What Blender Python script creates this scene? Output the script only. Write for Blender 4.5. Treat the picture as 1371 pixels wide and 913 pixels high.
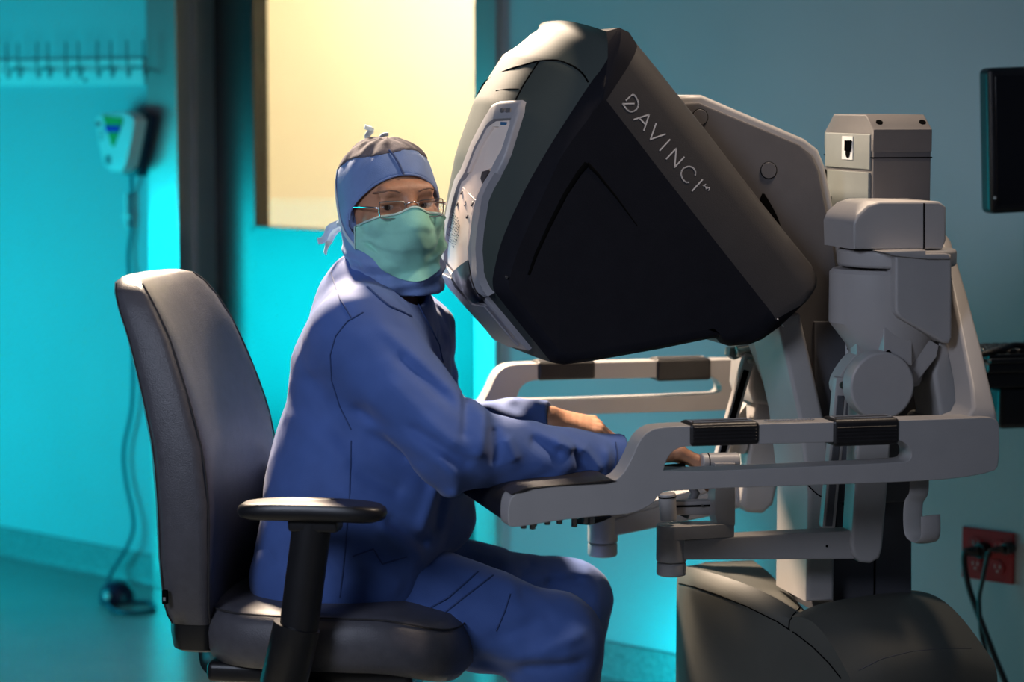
import bpy, bmesh, math, random
import numpy as np
from mathutils import Vector, Matrix

for o in list(bpy.data.objects):
    bpy.data.objects.remove(o)
scene = bpy.context.scene
COL = scene.collection
random.seed(7)
PI = math.pi

# ------------------------------------------------------------------ camera
F_PX, CX, CY = 3400.0, 685.5, 456.5
YAW = math.radians(14.0)
PITCH = math.atan((456.5 - 125.0) / F_PX)
CAM = Vector((-0.7255, -4.229, 1.40))
cd = bpy.data.cameras.new('camera')
cam = bpy.data.objects.new('camera', cd)
COL.objects.link(cam)
cam.location = CAM
cam.rotation_euler = (PI / 2 - PITCH, 0, -YAW)
cd.sensor_width = 36.0
cd.lens = 36.0 * F_PX / 1371.0
cd.clip_start = 0.05
cd.clip_end = 60
cd.dof.use_dof = True
cd.dof.focus_distance = 4.22
cd.dof.aperture_fstop = 3.2
scene.camera = cam

# ------------------------------------------------------------------ world, exposure
wd = bpy.data.worlds.new('dim_room')
scene.world = wd
wd.use_nodes = True
bg = wd.node_tree.nodes['Background']
bg.inputs[0].default_value = (0.50, 0.60, 0.90, 1)
bg.inputs[1].default_value = 0.058
vs = scene.view_settings
vs.view_transform = 'Standard'
vs.look = 'None'
vs.gamma = 1.0
vs.exposure = 0.0
vs.use_curve_mapping = False

# ------------------------------------------------------------------ lights
def area(name, loc, target, size, energy, color, size_y=None, spread=None):
    l = bpy.data.lights.new(name, 'AREA')
    l.energy = energy
    l.color = color
    l.size = size
    if size_y:
        l.shape = 'RECTANGLE'
        l.size_y = size_y
    else:
        l.shape = 'DISK'
    if spread:
        l.spread = math.radians(spread)
    o = bpy.data.objects.new(name, l)
    COL.objects.link(o)
    o.location = loc
    o.rotation_euler = (Vector(target) - Vector(loc)).to_track_quat('-Z', 'Y').to_euler()
    return o

WARM = (1.0, 0.78, 0.58)
CYAN = (0.0, 0.72, 0.85)
area('ceiling_exam_light', (-0.05, 1.60, 2.45), (0.27, 0.0, 0.85), 0.30, 42, WARM, spread=62)
area('ceiling_downlight', (1.15, -0.35, 2.70), (0.42, -0.10, 0.9), 0.22, 3.8, WARM, spread=62)
area('cyan_led_panel', (-2.0, 2.93, 0.60), (0.15, 3.1, 0.80), 1.25, 46, CYAN, size_y=0.82)
area('cyan_floor_light', (1.01, 1.10, 0.05), (0.86, 1.5, 0.14), 0.08, 3.2, CYAN)
area('room_fill_light', (-2.4, -3.0, 2.5), (0.45, 0, 0.85), 1.3, 4.0, (0.72, 0.80, 1.0), spread=38)

# ------------------------------------------------------------------ measuring helpers
_sa, _ca, _sp, _cp = math.sin(YAW), math.cos(YAW), math.sin(PITCH), math.cos(PITCH)
FW = Vector((_sa * _cp, _ca * _cp, -_sp))
RT = Vector((_ca, -_sa, 0))
UP = Vector((_sa * _sp, _ca * _sp, _cp))

def ray(px, py):
    return FW + RT * ((px - CX) / F_PX) - UP * ((py - CY) / F_PX)

def at(px, py, Y):
    """measured point: the photograph's (px,py) on the upright plane y=Y of the room"""
    d = ray(px, py)
    return CAM + d * ((Y - CAM.y) / d.y)

def proj(p):
    v = Vector(p) - CAM
    d = v.dot(FW)
    return CX + F_PX * v.dot(RT) / d, CY - F_PX * v.dot(UP) / d

WALL_P = Vector((1.0021, 1.4724, 0))
WALL_A = math.radians(-56.4)
WALL_M = Matrix.Translation(WALL_P) @ Matrix.Rotation(WALL_A, 4, 'Z')
WALL_I = WALL_M.inverted()

def wp(px, py, off=0.0):
    """(along, height) on the back wall's plane, off metres in front of it"""
    c = WALL_I @ CAM
    d = WALL_I.to_3x3() @ ray(px, py)
    t = (-off - c.y) / d.y
    p = c + d * t
    return p.x, p.z

# ------------------------------------------------------------------ materials
MATS = {}
def mat(name, col, rough=0.5, metal=0.0, var=0.08, scale=30.0, bump=0.0, bscale=200.0, spec=0.5,
        coat=0.0, sheen=0.0, alpha=1.0, trans=0.0, emis=None, estr=0.0, aniso=None, sss=0.0):
    m = bpy.data.materials.new(name)
    m.use_nodes = True
    nt = m.node_tree
    b = nt.nodes['Principled BSDF']
    b.inputs['Roughness'].default_value = rough
    b.inputs['Metallic'].default_value = metal
    b.inputs['Specular IOR Level'].default_value = spec
    b.inputs['Coat Weight'].default_value = coat
    b.inputs['Sheen Weight'].default_value = sheen
    b.inputs['Alpha'].default_value = alpha
    b.inputs['Transmission Weight'].default_value = trans
    b.inputs['Subsurface Weight'].default_value = sss
    b.inputs['Subsurface Scale'].default_value = 0.01
    tc = nt.nodes.new('ShaderNodeTexCoord')
    no = nt.nodes.new('ShaderNodeTexNoise')
    no.inputs['Scale'].default_value = scale
    no.inputs['Detail'].default_value = 5
    nt.links.new(tc.outputs['Object'], no.inputs['Vector'])
    rp = nt.nodes.new('ShaderNodeValToRGB')
    rp.color_ramp.elements[0].position = 0.3
    rp.color_ramp.elements[1].position = 0.7
    rp.color_ramp.elements[0].color = (*[max(0, c * (1 - var)) for c in col], 1)
    rp.color_ramp.elements[1].color = (*[min(1, c * (1 + var)) for c in col], 1)
    nt.links.new(no.outputs['Fac'], rp.inputs['Fac'])
    nt.links.new(rp.outputs['Color'], b.inputs['Base Color'])
    if bump:
        n2 = nt.nodes.new('ShaderNodeTexNoise')
        n2.inputs['Scale'].default_value = bscale
        n2.inputs['Detail'].default_value = 3
        nt.links.new(tc.outputs['Object'], n2.inputs['Vector'])
        bm_ = nt.nodes.new('ShaderNodeBump')
        bm_.inputs['Strength'].default_value = bump
        bm_.inputs['Distance'].default_value = 0.002
        nt.links.new(n2.outputs['Fac'], bm_.inputs['Height'])
        nt.links.new(bm_.outputs['Normal'], b.inputs['Normal'])
    if emis:
        b.inputs['Emission Color'].default_value = (*emis, 1)
        b.inputs['Emission Strength'].default_value = estr
    MATS[name] = m
    return m

mat('wall_paint', (0.40, 0.47, 0.50), 0.55, var=0.03, scale=3, bump=0.12, bscale=260)
mat('baseboard', (0.20, 0.24, 0.25), 0.4, var=0.25, scale=90)
mat('steel', (0.100, 0.098, 0.096), 0.26, 0.9, var=0.06, scale=4, bump=0.03, bscale=60)
mat('frame_paint', (0.55, 0.52, 0.50), 0.28, 0.75, var=0.05, scale=6)
mat('cream_wall', (0.85, 0.76, 0.58), 0.7, var=0.03, scale=2)
mat('glass', (0.95, 0.97, 0.96), 0.02, var=0.0, trans=1.0)
MATS['glass'].node_tree.nodes['Principled BSDF'].inputs['IOR'].default_value = 1.12
mat('white_plastic', (0.72, 0.74, 0.74), 0.4, var=0.03)
mat('wire', (0.20, 0.21, 0.23), 0.35, 0.7)
mat('navy_plastic', (0.012, 0.016, 0.05), 0.35)
mat('green_plastic', (0.02, 0.33, 0.04), 0.4)
mat('blue_screen', (0.01, 0.05, 0.5), 0.2)
mat('blue_cable', (0.02, 0.07, 0.12), 0.45)
mat('black_plastic', (0.010, 0.010, 0.012), 0.38, var=0.15)
mat('screen_black', (0.004, 0.004, 0.006), 0.3)
mat('red_plastic', (0.34, 0.008, 0.012), 0.35)
mat('pale_print', (0.55, 0.40, 0.38), 0.5)
mat('cream_plastic', (0.40, 0.38, 0.37), 0.42, var=0.03, scale=20, bump=0.05, bscale=500)
mat('grey_plastic', (0.125, 0.118, 0.120), 0.45, var=0.04, bump=0.08, bscale=600)
mat('column_grey', (0.085, 0.085, 0.095), 0.45, var=0.05)
mat('green_grey', (0.22, 0.24, 0.23), 0.45, var=0.04)
mat('grip_rubber', (0.018, 0.016, 0.016), 0.42, var=0.2, bump=0.15, bscale=300)
mat('shell_dark', (0.048, 0.060, 0.055), 0.65, spec=0.22, var=0.06, scale=8, bump=0.12, bscale=700)
mat('band_dark', (0.042, 0.039, 0.039), 0.45, var=0.05, bump=0.15, bscale=700)
mat('panel_dark', (0.014, 0.014, 0.018), 0.8, spec=0.05, var=0.06, bump=0.12, bscale=700)
mat('seam', (0.005, 0.005, 0.005), 0.9, spec=0.0)
mat('letter', (0.60, 0.57, 0.55), 0.4, var=0.02)
mat('viewer_grey', (0.30, 0.295, 0.315), 0.45, var=0.03)
mat('viewer_cream', (0.78, 0.66, 0.58), 0.5, var=0.02)
mat('button_dark', (0.06, 0.05, 0.05), 0.4)
mat('label_blue', (0.03, 0.12, 0.25), 0.5)
mat('base_dark', (0.070, 0.070, 0.060), 0.60, var=0.08, scale=10, bump=0.12, bscale=600)
mat('metal_screw', (0.45, 0.42, 0.38), 0.25, 1.0)
mat('pad_black', (0.014, 0.013, 0.014), 0.42, var=0.15, bump=0.2, bscale=400)
mat('chair_vinyl', (0.090, 0.088, 0.102), 0.42, var=0.10, scale=60, bump=0.35, bscale=520)
mat('chair_steel', (0.10, 0.13, 0.15), 0.3, 0.6)
mat('thread', (0.03, 0.028, 0.03), 0.8)
mat('scrubs', (0.055, 0.120, 0.370), 0.75, var=0.10, scale=14, bump=0.25, bscale=900, sheen=0.15)
mat('scrub_seam', (0.030, 0.065, 0.20), 0.8)
mat('hood_cloth', (0.17, 0.265, 0.52), 0.7, var=0.10, scale=25, bump=0.3, bscale=500, sheen=0.2)
mat('crown_mesh', (0.13, 0.118, 0.135), 0.85, spec=0.1, var=0.35, scale=60, bump=0.4, bscale=600)
mat('tie_white', (0.50, 0.60, 0.68), 0.7)
mat('mask_cloth', (0.29, 0.68, 0.54), 0.75, var=0.08, scale=30, bump=0.25, bscale=700, sheen=0.2)
mat('mask_edge', (0.50, 0.68, 0.62), 0.7)
mat('skin', (0.48, 0.235, 0.135), 0.5, var=0.16, scale=45, bump=0.25, bscale=300, sss=0.08)
mat('eye_white', (0.65, 0.60, 0.56), 0.2)
mat('iris', (0.03, 0.018, 0.012), 0.12)
mat('brow_hair', (0.26, 0.14, 0.09), 0.8, var=0.3, scale=300)
mat('silver', (0.75, 0.73, 0.70), 0.2, 1.0)
mat('lens', (0.95, 0.97, 0.97), 0.02, trans=1.0, alpha=0.25)

# floor: dull terrazzo with pale chips
m = mat('floor_terrazzo', (0.22, 0.25, 0.25), 0.28, var=0.10, scale=5)
nt = m.node_tree
vo = nt.nodes.new('ShaderNodeTexVoronoi'); vo.inputs['Scale'].default_value = 55
rr = nt.nodes.new('ShaderNodeValToRGB')
rr.color_ramp.elements[0].position = 0.10; rr.color_ramp.elements[0].color = (1, 1, 1, 1)
rr.color_ramp.elements[1].position = 0.20; rr.color_ramp.elements[1].color = (0, 0, 0, 1)
mx = nt.nodes.new('ShaderNodeMix'); mx.data_type = 'RGBA'
tcn = nt.nodes.new('ShaderNodeTexCoord')
nt.links.new(tcn.outputs['Object'], vo.inputs['Vector'])
nt.links.new(vo.outputs['Distance'], rr.inputs['Fac'])
bsdf = nt.nodes['Principled BSDF']
src = bsdf.inputs['Base Color'].links[0].from_socket
nt.links.new(rr.outputs['Color'], mx.inputs[0])
nt.links.new(src, mx.inputs[6])
mx.inputs[7].default_value = (0.42, 0.46, 0.46, 1)
nt.links.new(mx.outputs[2], bsdf.inputs['Base Color'])

# ------------------------------------------------------------------ object helpers
MW = {}
def thing(name, label, cat, loc=(0, 0, 0), rotz=0.0, group=None, matrix=None):
    o = bpy.data.objects.new(name, None)
    o.empty_display_size = 0.1
    COL.objects.link(o)
    mtx = matrix if matrix is not None else Matrix.Translation(Vector(loc)) @ Matrix.Rotation(rotz, 4, 'Z')
    o.matrix_world = mtx
    MW[o] = mtx.copy()
    tag(o, label, cat, group)
    return o

def tag(o, label=None, cat=None, group=None, kind=None):
    if label: o['label'] = label
    if cat: o['category'] = cat
    if group: o['group'] = group
    if kind: o['kind'] = kind
    return o

def finish(name, bm, m, parent=None, local=False, smooth=40, matrix=None, wn=True):
    """link a bmesh as one mesh object; coordinates are the room's unless local"""
    bmesh.ops.recalc_face_normals(bm, faces=bm.faces[:])
    me = bpy.data.meshes.new(name)
    if parent is not None and not local:
        bm.transform(MW[parent].inverted())
    bm.to_mesh(me)
    bm.free()
    o = bpy.data.objects.new(name, me)
    COL.objects.link(o)
    me.materials.append(MATS[m] if isinstance(m, str) else m)
    if smooth:
        me.shade_smooth()
        if smooth < 180:
            me.set_sharp_from_angle(angle=math.radians(smooth))
            if wn:
                w = o.modifiers.new('weighted', 'WEIGHTED_NORMAL'); w.keep_sharp = True
    if parent is not None:
        o.parent = parent
        MW[o] = MW[parent]
    else:
        mtx = matrix if matrix is not None else Matrix.Identity(4)
        o.matrix_world = mtx
        MW[o] = mtx.copy()
    return o

def bm_new():
    return bmesh.new()

def b_box(bm, lo, hi, bev=0.0, seg=2, mtx=None):
    x0, y0, z0 = lo; x1, y1, z1 = hi
    vs_ = [bm.verts.new(v) for v in ((x0, y0, z0), (x1, y0, z0), (x1, y1, z0), (x0, y1, z0),
                                     (x0, y0, z1), (x1, y0, z1), (x1, y1, z1), (x0, y1, z1))]
    fs = [bm.faces.new([vs_[i] for i in q]) for q in
          ((0, 3, 2, 1), (4, 5, 6, 7), (0, 1, 5, 4), (1, 2, 6, 5), (2, 3, 7, 6), (3, 0, 4, 7))]
    allv = set(vs_)
    if bev > 0:
        es = list({e for f in fs for e in f.edges})
        r = bmesh.ops.bevel(bm, geom=es, offset=bev, segments=seg, affect='EDGES', profile=0.5)
        newv = {v for f in r['faces'] for v in f.verts}
        for f in list(bm.faces):
            if any(v in newv for v in f.verts):
                newv |= set(f.verts)
        allv = newv
    if mtx is not None:
        bmesh.ops.transform(bm, matrix=mtx, verts=[v for v in allv if v.is_valid])
    return bm

def box(name, lo, hi, m, parent=None, bev=0.0, seg=2, local=False, mtx=None, matrix=None):
    bm = bm_new()
    b_box(bm, lo, hi, bev, seg, mtx)
    return finish(name, bm, m, parent, local, matrix=matrix)

def b_plate(bm, outer, holes, ya, yb, bev=0.0, seg=2, axis='Y'):
    """solid plate: outlines are (x,z) lists, from depth ya to yb"""
    def P(p, d):
        return (p[0], d, p[1]) if axis == 'Y' else ((d, p[0], p[1]) if axis == 'X' else (p[0], p[1], d))
    loops = []
    for d in (ya, yb):
        es, row = [], []
        for lp in [outer] + list(holes):
            v_ = [bm.verts.new(P(p, d)) for p in lp]
            es += [bm.edges.new((v_[i], v_[(i + 1) % len(v_)])) for i in range(len(v_))]
            row.append(v_)
        loops.append(row)
        bmesh.ops.triangle_fill(bm, edges=es, use_beauty=True)
    rim = []
    for a, b in zip(*loops):
        n = len(a)
        for i in range(n):
            j = (i + 1) % n
            bm.faces.new((a[i], a[j], b[j], b[i]))
            rim += [bm.edges.get((a[i], a[j])), bm.edges.get((b[i], b[j]))]
    bmesh.ops.recalc_face_normals(bm, faces=bm.faces[:])
    if bev > 0:
        bmesh.ops.bevel(bm, geom=[e for e in rim if e], offset=bev, segments=seg, affect='EDGES', profile=0.5,
                        clamp_overlap=True)
    return bm

def plate(name, pts, Y0, Y1, m, parent=None, bev=0.004, seg=2, holes=(), Yref=None, round_=0):
    """plate cut to an outline measured on the plane Yref (default its near face), thick from Y0 to Y1"""
    yr = Y0 if Yref is None else Yref
    def conv(l):
        q = [at(x, y, yr) for x, y in l]
        q = [(v.x, v.z) for v in q]
        for _ in range(round_):
            q = chaikin(q)
        return q
    bm = bm_new()
    b_plate(bm, conv(pts), [conv(h) for h in holes], Y0, Y1, bev, seg)
    return finish(name, bm, m, parent)

def chaikin(q, closed=True):
    r = []
    n = len(q)
    rng = range(n) if closed else range(n - 1)
    for i in rng:
        a, b = q[i], q[(i + 1) % n]
        r.append(tuple(.75 * s + .25 * t for s, t in zip(a, b)))
        r.append(tuple(.25 * s + .75 * t for s, t in zip(a, b)))
    if not closed:
        r = [tuple(q[0])] + r + [tuple(q[-1])]
    return r

def catmull(pts, n=8):
    P_ = [Vector(p) for p in pts]
    P_ = [P_[0] * 2 - P_[1]] + P_ + [P_[-1] * 2 - P_[-2]]
    out = []
    for i in range(1, len(P_) - 2):
        a, b, c, d = P_[i - 1:i + 3]
        for k in range(n):
            t = k / n
            out.append(0.5 * ((2 * b) + (c - a) * t + (2 * a - 5 * b + 4 * c - d) * t * t + (3 * b - a - 3 * c + d) * t ** 3))
    out.append(P_[-2])
    return out

def b_tube(bm, pts, r, n=8, caps=True, sx=1.0, sy=1.0, ref=None, rs=None):
    """sweep an ellipse along a polyline"""
    pts = [Vector(p) for p in pts]
    rings = []
    prev = None
    for i, p in enumerate(pts):
        t = (pts[min(i + 1, len(pts) - 1)] - pts[max(i - 1, 0)]).normalized()
        if ref is not None:
            u = Vector(ref) - t * Vector(ref).dot(t)
        elif prev is None:
            u = t.orthogonal()
        else:
            u = prev - t * prev.dot(t)
        u.normalize()
        prev = u
        w = t.cross(u)
        rr_ = r if rs is None else rs[i]
        rings.append([bm.verts.new(p + u * (math.cos(2 * PI * k / n) * rr_ * sx) + w * (math.sin(2 * PI * k / n) * rr_ * sy)) for k in range(n)])
    for a, b in zip(rings, rings[1:]):
        for k in range(n):
            bm.faces.new((a[k], a[(k + 1) % n], b[(k + 1) % n], b[k]))
    if caps:
        bm.faces.new(rings[0][::-1]); bm.faces.new(rings[-1])
    return bm

def tube(name, pts, r, m, parent=None, n=8, local=False, smoothn=0, sx=1, sy=1, ref=None, rs=None, matrix=None):
    bm = bm_new()
    if smoothn:
        pts = catmull(pts, smoothn)
    b_tube(bm, pts, r, n, True, sx, sy, ref, rs)
    return finish(name, bm, m, parent, local, smooth=60, matrix=matrix, wn=False)

def b_cyl(bm, a, b, ra, rb=None, n=32, bev=0.0, seg=2):
    a, b = Vector(a), Vector(b)
    rb = ra if rb is None else rb
    t = (b - a).normalized()
    L = (b - a).length
    u = t.orthogonal().normalized(); w = t.cross(u)
    prof = []
    if bev > 0:
        for k in range(seg + 1):
            q = PI / 2 * k / seg
            prof.append((bev * (1 - math.cos(q)), ra - bev + bev * math.sin(q)))
        for k in range(seg + 1):
            q = PI / 2 * (1 - k / seg)
            prof.append((L - bev * (1 - math.cos(q)), rb - bev + bev * math.sin(q)))
    else:
        prof = [(0, ra), (L, rb)]
    rings = []
    for h, r in prof:
        rings.append([bm.verts.new(a + t * h + (u * math.cos(2 * PI * k / n) + w * math.sin(2 * PI * k / n)) * r) for k in range(n)])
    for p, q in zip(rings, rings[1:]):
        for k in range(n):
            bm.faces.new((p[k], p[(k + 1) % n], q[(k + 1) % n], q[k]))
    bm.faces.new(rings[0][::-1]); bm.faces.new(rings[-1])
    return bm

def cyl(name, a, b, ra, m, parent=None, rb=None, n=32, bev=0.0, local=False, seg=2, matrix=None):
    bm = bm_new()
    b_cyl(bm, a, b, ra, rb, n, bev, seg)
    return finish(name, bm, m, parent, local, smooth=50, matrix=matrix)

def b_loft(bm, rings, closed=True, caps=True):
    R = [[bm.verts.new(p) for p in r] for r in rings]
    n = len(R[0])
    for a, b in zip(R, R[1:]):
        for k in range(n if closed else n - 1):
            try:
                bm.faces.new((a[k], a[(k + 1) % n], b[(k + 1) % n], b[k]))
            except ValueError:
                pass
    if caps:
        bm.faces.new(R[0][::-1]); bm.faces.new(R[-1])
    return R

def copy_tree(o, parent=None, label=None):
    c = o.copy(); COL.objects.link(c)
    if parent is not None: c.parent = parent
    if label: c['label'] = label
    for ch in list(o.children):
        copy_tree(ch, c)
    return c

# ------------------------------------------------------------------ smooth solids (signed distance -> mesh)
def surface_nets(f, lo, hi, h, B=8, lip=1.7):
    lo = np.array(lo, float); hi = np.array(hi, float)
    nb = np.ceil((hi - lo) / h / B).astype(int)
    N = nb * B
    V = np.ones(tuple(N), np.float32)
    cb = [lo[a] + (np.arange(nb[a]) * B + (B - 1) / 2) * h for a in range(3)]
    c = np.stack(np.meshgrid(*cb, indexing='ij'), -1).reshape(-1, 3)
    fc = f(c)
    rad = (B + 1) * h * 0.87 * lip
    act = np.where(np.abs(fc) < rad)[0]
    Vb = np.empty((len(c), B, B, B), np.float32)
    Vb[:] = fc[:, None, None, None]
    off = np.stack(np.meshgrid(*[(np.arange(B) - (B - 1) / 2) * h] * 3, indexing='ij'), -1)
    for s in range(0, len(act), 600):
        a = act[s:s + 600]
        p = (c[a][:, None, None, None, :] + off[None]).reshape(-1, 3)
        Vb[a] = f(p).reshape(len(a), B, B, B)
    V = Vb.reshape(nb[0], nb[1], nb[2], B, B, B).transpose(0, 3, 1, 4, 2, 5).reshape(tuple(N))
    ins = V < 0
    cnt = np.zeros(tuple(N - 1), np.int8)
    for dx in (0, 1):
        for dy in (0, 1):
            for dz in (0, 1):
                cnt += ins[dx:N[0] - 1 + dx, dy:N[1] - 1 + dy, dz:N[2] - 1 + dz]
    cell = (cnt > 0) & (cnt < 8)
    ci = np.argwhere(cell)
    idx = -np.ones(cell.shape, np.int64)
    idx[cell] = np.arange(len(ci))
    acc = np.zeros((len(ci), 3)); num = np.zeros(len(ci))
    corners = [(dx, dy, dz) for dx in (0, 1) for dy in (0, 1) for dz in (0, 1)]
    for a in corners:
        for ax in range(3):
            if a[ax] == 0:
                b = list(a); b[ax] = 1
                va = V[ci[:, 0] + a[0], ci[:, 1] + a[1], ci[:, 2] + a[2]]
                vb = V[ci[:, 0] + b[0], ci[:, 1] + b[1], ci[:, 2] + b[2]]
                k = (va < 0) != (vb < 0)
                t = np.where(k, va / np.where(k, va - vb, 1), 0)
                p = np.array(a, float)[None] + (np.array(b, float) - np.array(a, float))[None] * t[:, None]
                acc[k] += p[k]; num[k] += 1
    verts = lo + (ci + acc / num[:, None]) * h
    faces = []
    for ax in range(3):
        sl0 = [slice(None)] * 3; sl1 = [slice(None)] * 3
        sl0[ax] = slice(0, N[ax] - 1); sl1[ax] = slice(1, N[ax])
        ch = ins[tuple(sl0)] != ins[tuple(sl1)]
        e = np.argwhere(ch)
        o1, o2 = [(1, 2), (2, 0), (0, 1)][ax]
        ok = (e[:, o1] > 0) & (e[:, o2] > 0) & (e[:, o1] < N[o1] - 1) & (e[:, o2] < N[o2] - 1)
        e = e[ok]
        def id_(d1, d2):
            q = e.copy(); q[:, o1] -= d1; q[:, o2] -= d2
            return idx[q[:, 0], q[:, 1], q[:, 2]]
        q = np.stack([id_(1, 1), id_(0, 1), id_(0, 0), id_(1, 0)], 1)
        flip = ~ins[e[:, 0], e[:, 1], e[:, 2]]
        q[flip] = q[flip][:, ::-1]
        faces.append(q[(q >= 0).all(1)])
    return verts, np.concatenate(faces)

def sdf_obj(name, f, lo, hi, h, m, parent=None, smooth_it=1, post=None):
    v, q = surface_nets(f, lo, hi, h)
    for _ in range(smooth_it):          # light relaxing
        a = np.zeros_like(v); n = np.zeros(len(v))
        for i in range(4):
            j = q[:, (i + 1) % 4]
            np.add.at(a, q[:, i], v[j]); np.add.at(n, q[:, i], 1)
            np.add.at(a, j, v[q[:, i]]); np.add.at(n, j, 1)
        v = v * 0.5 + 0.5 * a / np.maximum(n, 1)[:, None]
    if post is not None:
        v, q = post(v, q)
    return np_obj(name, v, q, m, parent)

def np_obj(name, v, q, m, parent=None):
    if parent is not None:
        M = np.array(MW[parent].inverted())
        v = v @ M[:3, :3].T + M[:3, 3]
    me = bpy.data.meshes.new(name)
    me.vertices.add(len(v)); me.vertices.foreach_set('co', v.astype(np.float32).ravel())
    me.loops.add(q.size); me.loops.foreach_set('vertex_index', q.astype(np.int32).ravel())
    me.polygons.add(len(q)); me.polygons.foreach_set('loop_start', np.arange(0, q.size, 4, dtype=np.int32))
    me.update(calc_edges=True)
    me.validate()
    me.shade_smooth()
    me.materials.append(MATS[m])
    o = bpy.data.objects.new(name, me)
    COL.objects.link(o)
    if parent is not None:
        o.parent = parent; MW[o] = MW[parent]
    else:
        MW[o] = Matrix.Identity(4)
    return o

def A3(p):
    return np.array([p[0], p[1], p[2]], float)

def s_cap(p, a, b, ra, rb):
    a, b = A3(a), A3(b)
    ab = b - a
    t = np.clip(((p - a) @ ab) / (ab @ ab), 0, 1)
    return np.linalg.norm(p - a - t[:, None] * ab, axis=1) - (ra + (rb - ra) * t)

def s_ell(p, c, r, axes=None):
    d = p - A3(c)
    if axes is not None:
        d = d @ np.array(axes, float).T
    r = np.array(r, float)
    k0 = np.linalg.norm(d / r, axis=1)
    k1 = np.linalg.norm(d / r ** 2, axis=1)
    return k0 * (k0 - 1) / np.maximum(k1, 1e-6)

def smin(a, b, k):
    h_ = np.clip(0.5 + 0.5 * (b - a) / k, 0, 1)
    return b + (a - b) * h_ - k * h_ * (1 - h_)

def smax(a, b, k):
    return -smin(-a, -b, k)

def seg2(p, a, b):
    """distance to a segment in the x,z plane"""
    a = np.array(a, float); b = np.array(b, float)
    q = p[:, [0, 2]]
    ab = b - a
    t = np.clip(((q - a) @ ab) / (ab @ ab), 0, 1)
    return np.linalg.norm(q - a - t[:, None] * ab, axis=1), t

# ================================================================== THE SETTING
def wl_box(bm, u0, u1, y0, y1, z0, z1, bev=0):
    b_box(bm, (u0, y0, z0), (u1, y1, z1), bev)

def st(o):
    o['kind'] = 'structure'
    return o

# door opening measured on the wall
U_F0 = wp(205, 200)[0]; U_O0 = wp(245, 200)[0]
U_O1 = wp(636, 200)[0]; U_F1 = wp(672, 100)[0]
DEEP = 0.10
bm = bm_new()
wl_box(bm, -5.5, U_F0 + .01, 0, .16, 0, 2.9)
wl_box(bm, U_F1 - .01, 3.6, 0, .16, 0, 2.9)
wl_box(bm, U_F0 + .01, U_F1 - .01, 0, .16, 2.16, 2.9)
st(finish('wall_back', bm, 'wall_paint', matrix=WALL_M, smooth=0))

bm = bm_new()
wl_box(bm, -8, 8, -9, 2.6, -.05, 0)
st(finish('floor', bm, 'floor_terrazzo', matrix=WALL_M, smooth=0))

for nm, a, b in (('baseboard_left', -5.5, U_F0), ('baseboard_right', U_F1, 3.6)):
    bm = bm_new()
    b_plate(bm, [(0, .0), (-.030, .0), (-.016, .006), (-.010, .018), (-.008, .086), (-.004, .09), (0, .09)], [], a, b, 0, axis='X')
    st(finish(nm, bm, 'baseboard', matrix=WALL_M, smooth=40))

# door frame: flat faces, stepped jambs
bm = bm_new()
wl_box(bm, U_F0, U_O0, -.022, .15, 0, 2.16, .003)
wl_box(bm, U_O0 - .002, U_O0 + .018, .035, .15, 0, 2.1, .002)
wl_box(bm, U_O1, U_O1 + .040, -.004, .15, 0, 2.16, .003)
wl_box(bm, U_O1 + .038, U_F1, -.022, .15, 0, 2.16, .003)
wl_box(bm, U_O0, U_O1, -.022, .15, 2.08, 2.16, .003)
st(finish('trim_1', bm, 'frame_paint', matrix=WALL_M))

# steel door leaf with a tall glazed opening
wl = wp(338, 300, -DEEP)[0]; wb = wp(345, 310, -DEEP)[1]
wr = U_O1 - 0.055
door = bpy.data.objects.new('door_1', None)
COL.objects.link(door); door.matrix_world = WALL_M; MW[door] = WALL_M.copy(); st(door)
bm = bm_new()
a0, a1 = U_O0 + .004, U_O1 - .004
for (u0, u1, z0, z1) in ((a0, wl, .01, 2.07), (wr, a1, .01, 2.07), (wl, wr, .01, wb), (wl, wr, 1.96, 2.07)):
    wl_box(bm, u0, u1, DEEP, DEEP + .045, z0, z1)
bmesh.ops.remove_doubles(bm, verts=bm.verts[:], dist=1e-5)
finish('door_leaf', bm, 'steel', door, local=True, smooth=0)
bm = bm_new()
g = .016
for (u0, u1, z0, z1) in ((wl, wl + g, wb, 1.96), (wr - g, wr, wb, 1.96), (wl, wr, wb, wb + g), (wl, wr, 1.96 - g, 1.96)):
    wl_box(bm, u0, u1, DEEP - .006, DEEP + .05, z0, z1, .002)
finish('glazing_bead', bm, 'steel', door, local=True)
bm = bm_new()
wl_box(bm, wl + .008, wr - .008, DEEP + .02, DEEP + .026, wb + .008, 1.952)
finish('glass_pane', bm, 'glass', door, local=True, smooth=0)

# the lit room behind the door
bm = bm_new()
wl_box(bm, -3.2, 1.2, 1.5, 1.6, 0, 2.9)
wl_box(bm, -3.3, -3.2, .16, 1.6, 0, 2.9)
wl_box(bm, 1.2, 1.3, .16, 1.6, 0, 2.9)
st(finish('wall_corridor', bm, 'cream_wall', matrix=WALL_M, smooth=0))
bm = bm_new()
wl_box(bm, -3.3, 1.3, .16, 1.6, 2.6, 2.7)
st(finish('ceiling', bm, 'cream_wall', matrix=WALL_M, smooth=0))
fx = thing('ceiling_light_fixture', 'bright ceiling light in the cream corridor behind the door', 'light fixture',
           matrix=WALL_M @ Matrix.Translation((-1.6, .85, 2.52)))
box('fixture_body', (-.6, -.15, .02), (.6, .15, .08), 'white_plastic', fx, .01, local=True)
lm = mat('lamp_glow', (1, .9, .75), .5, emis=(1, .86, .66), estr=66)
box('diffuser', (-.57, -.13, 0), (.57, .13, .02), 'lamp_glow', fx, .005, local=True)

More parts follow.
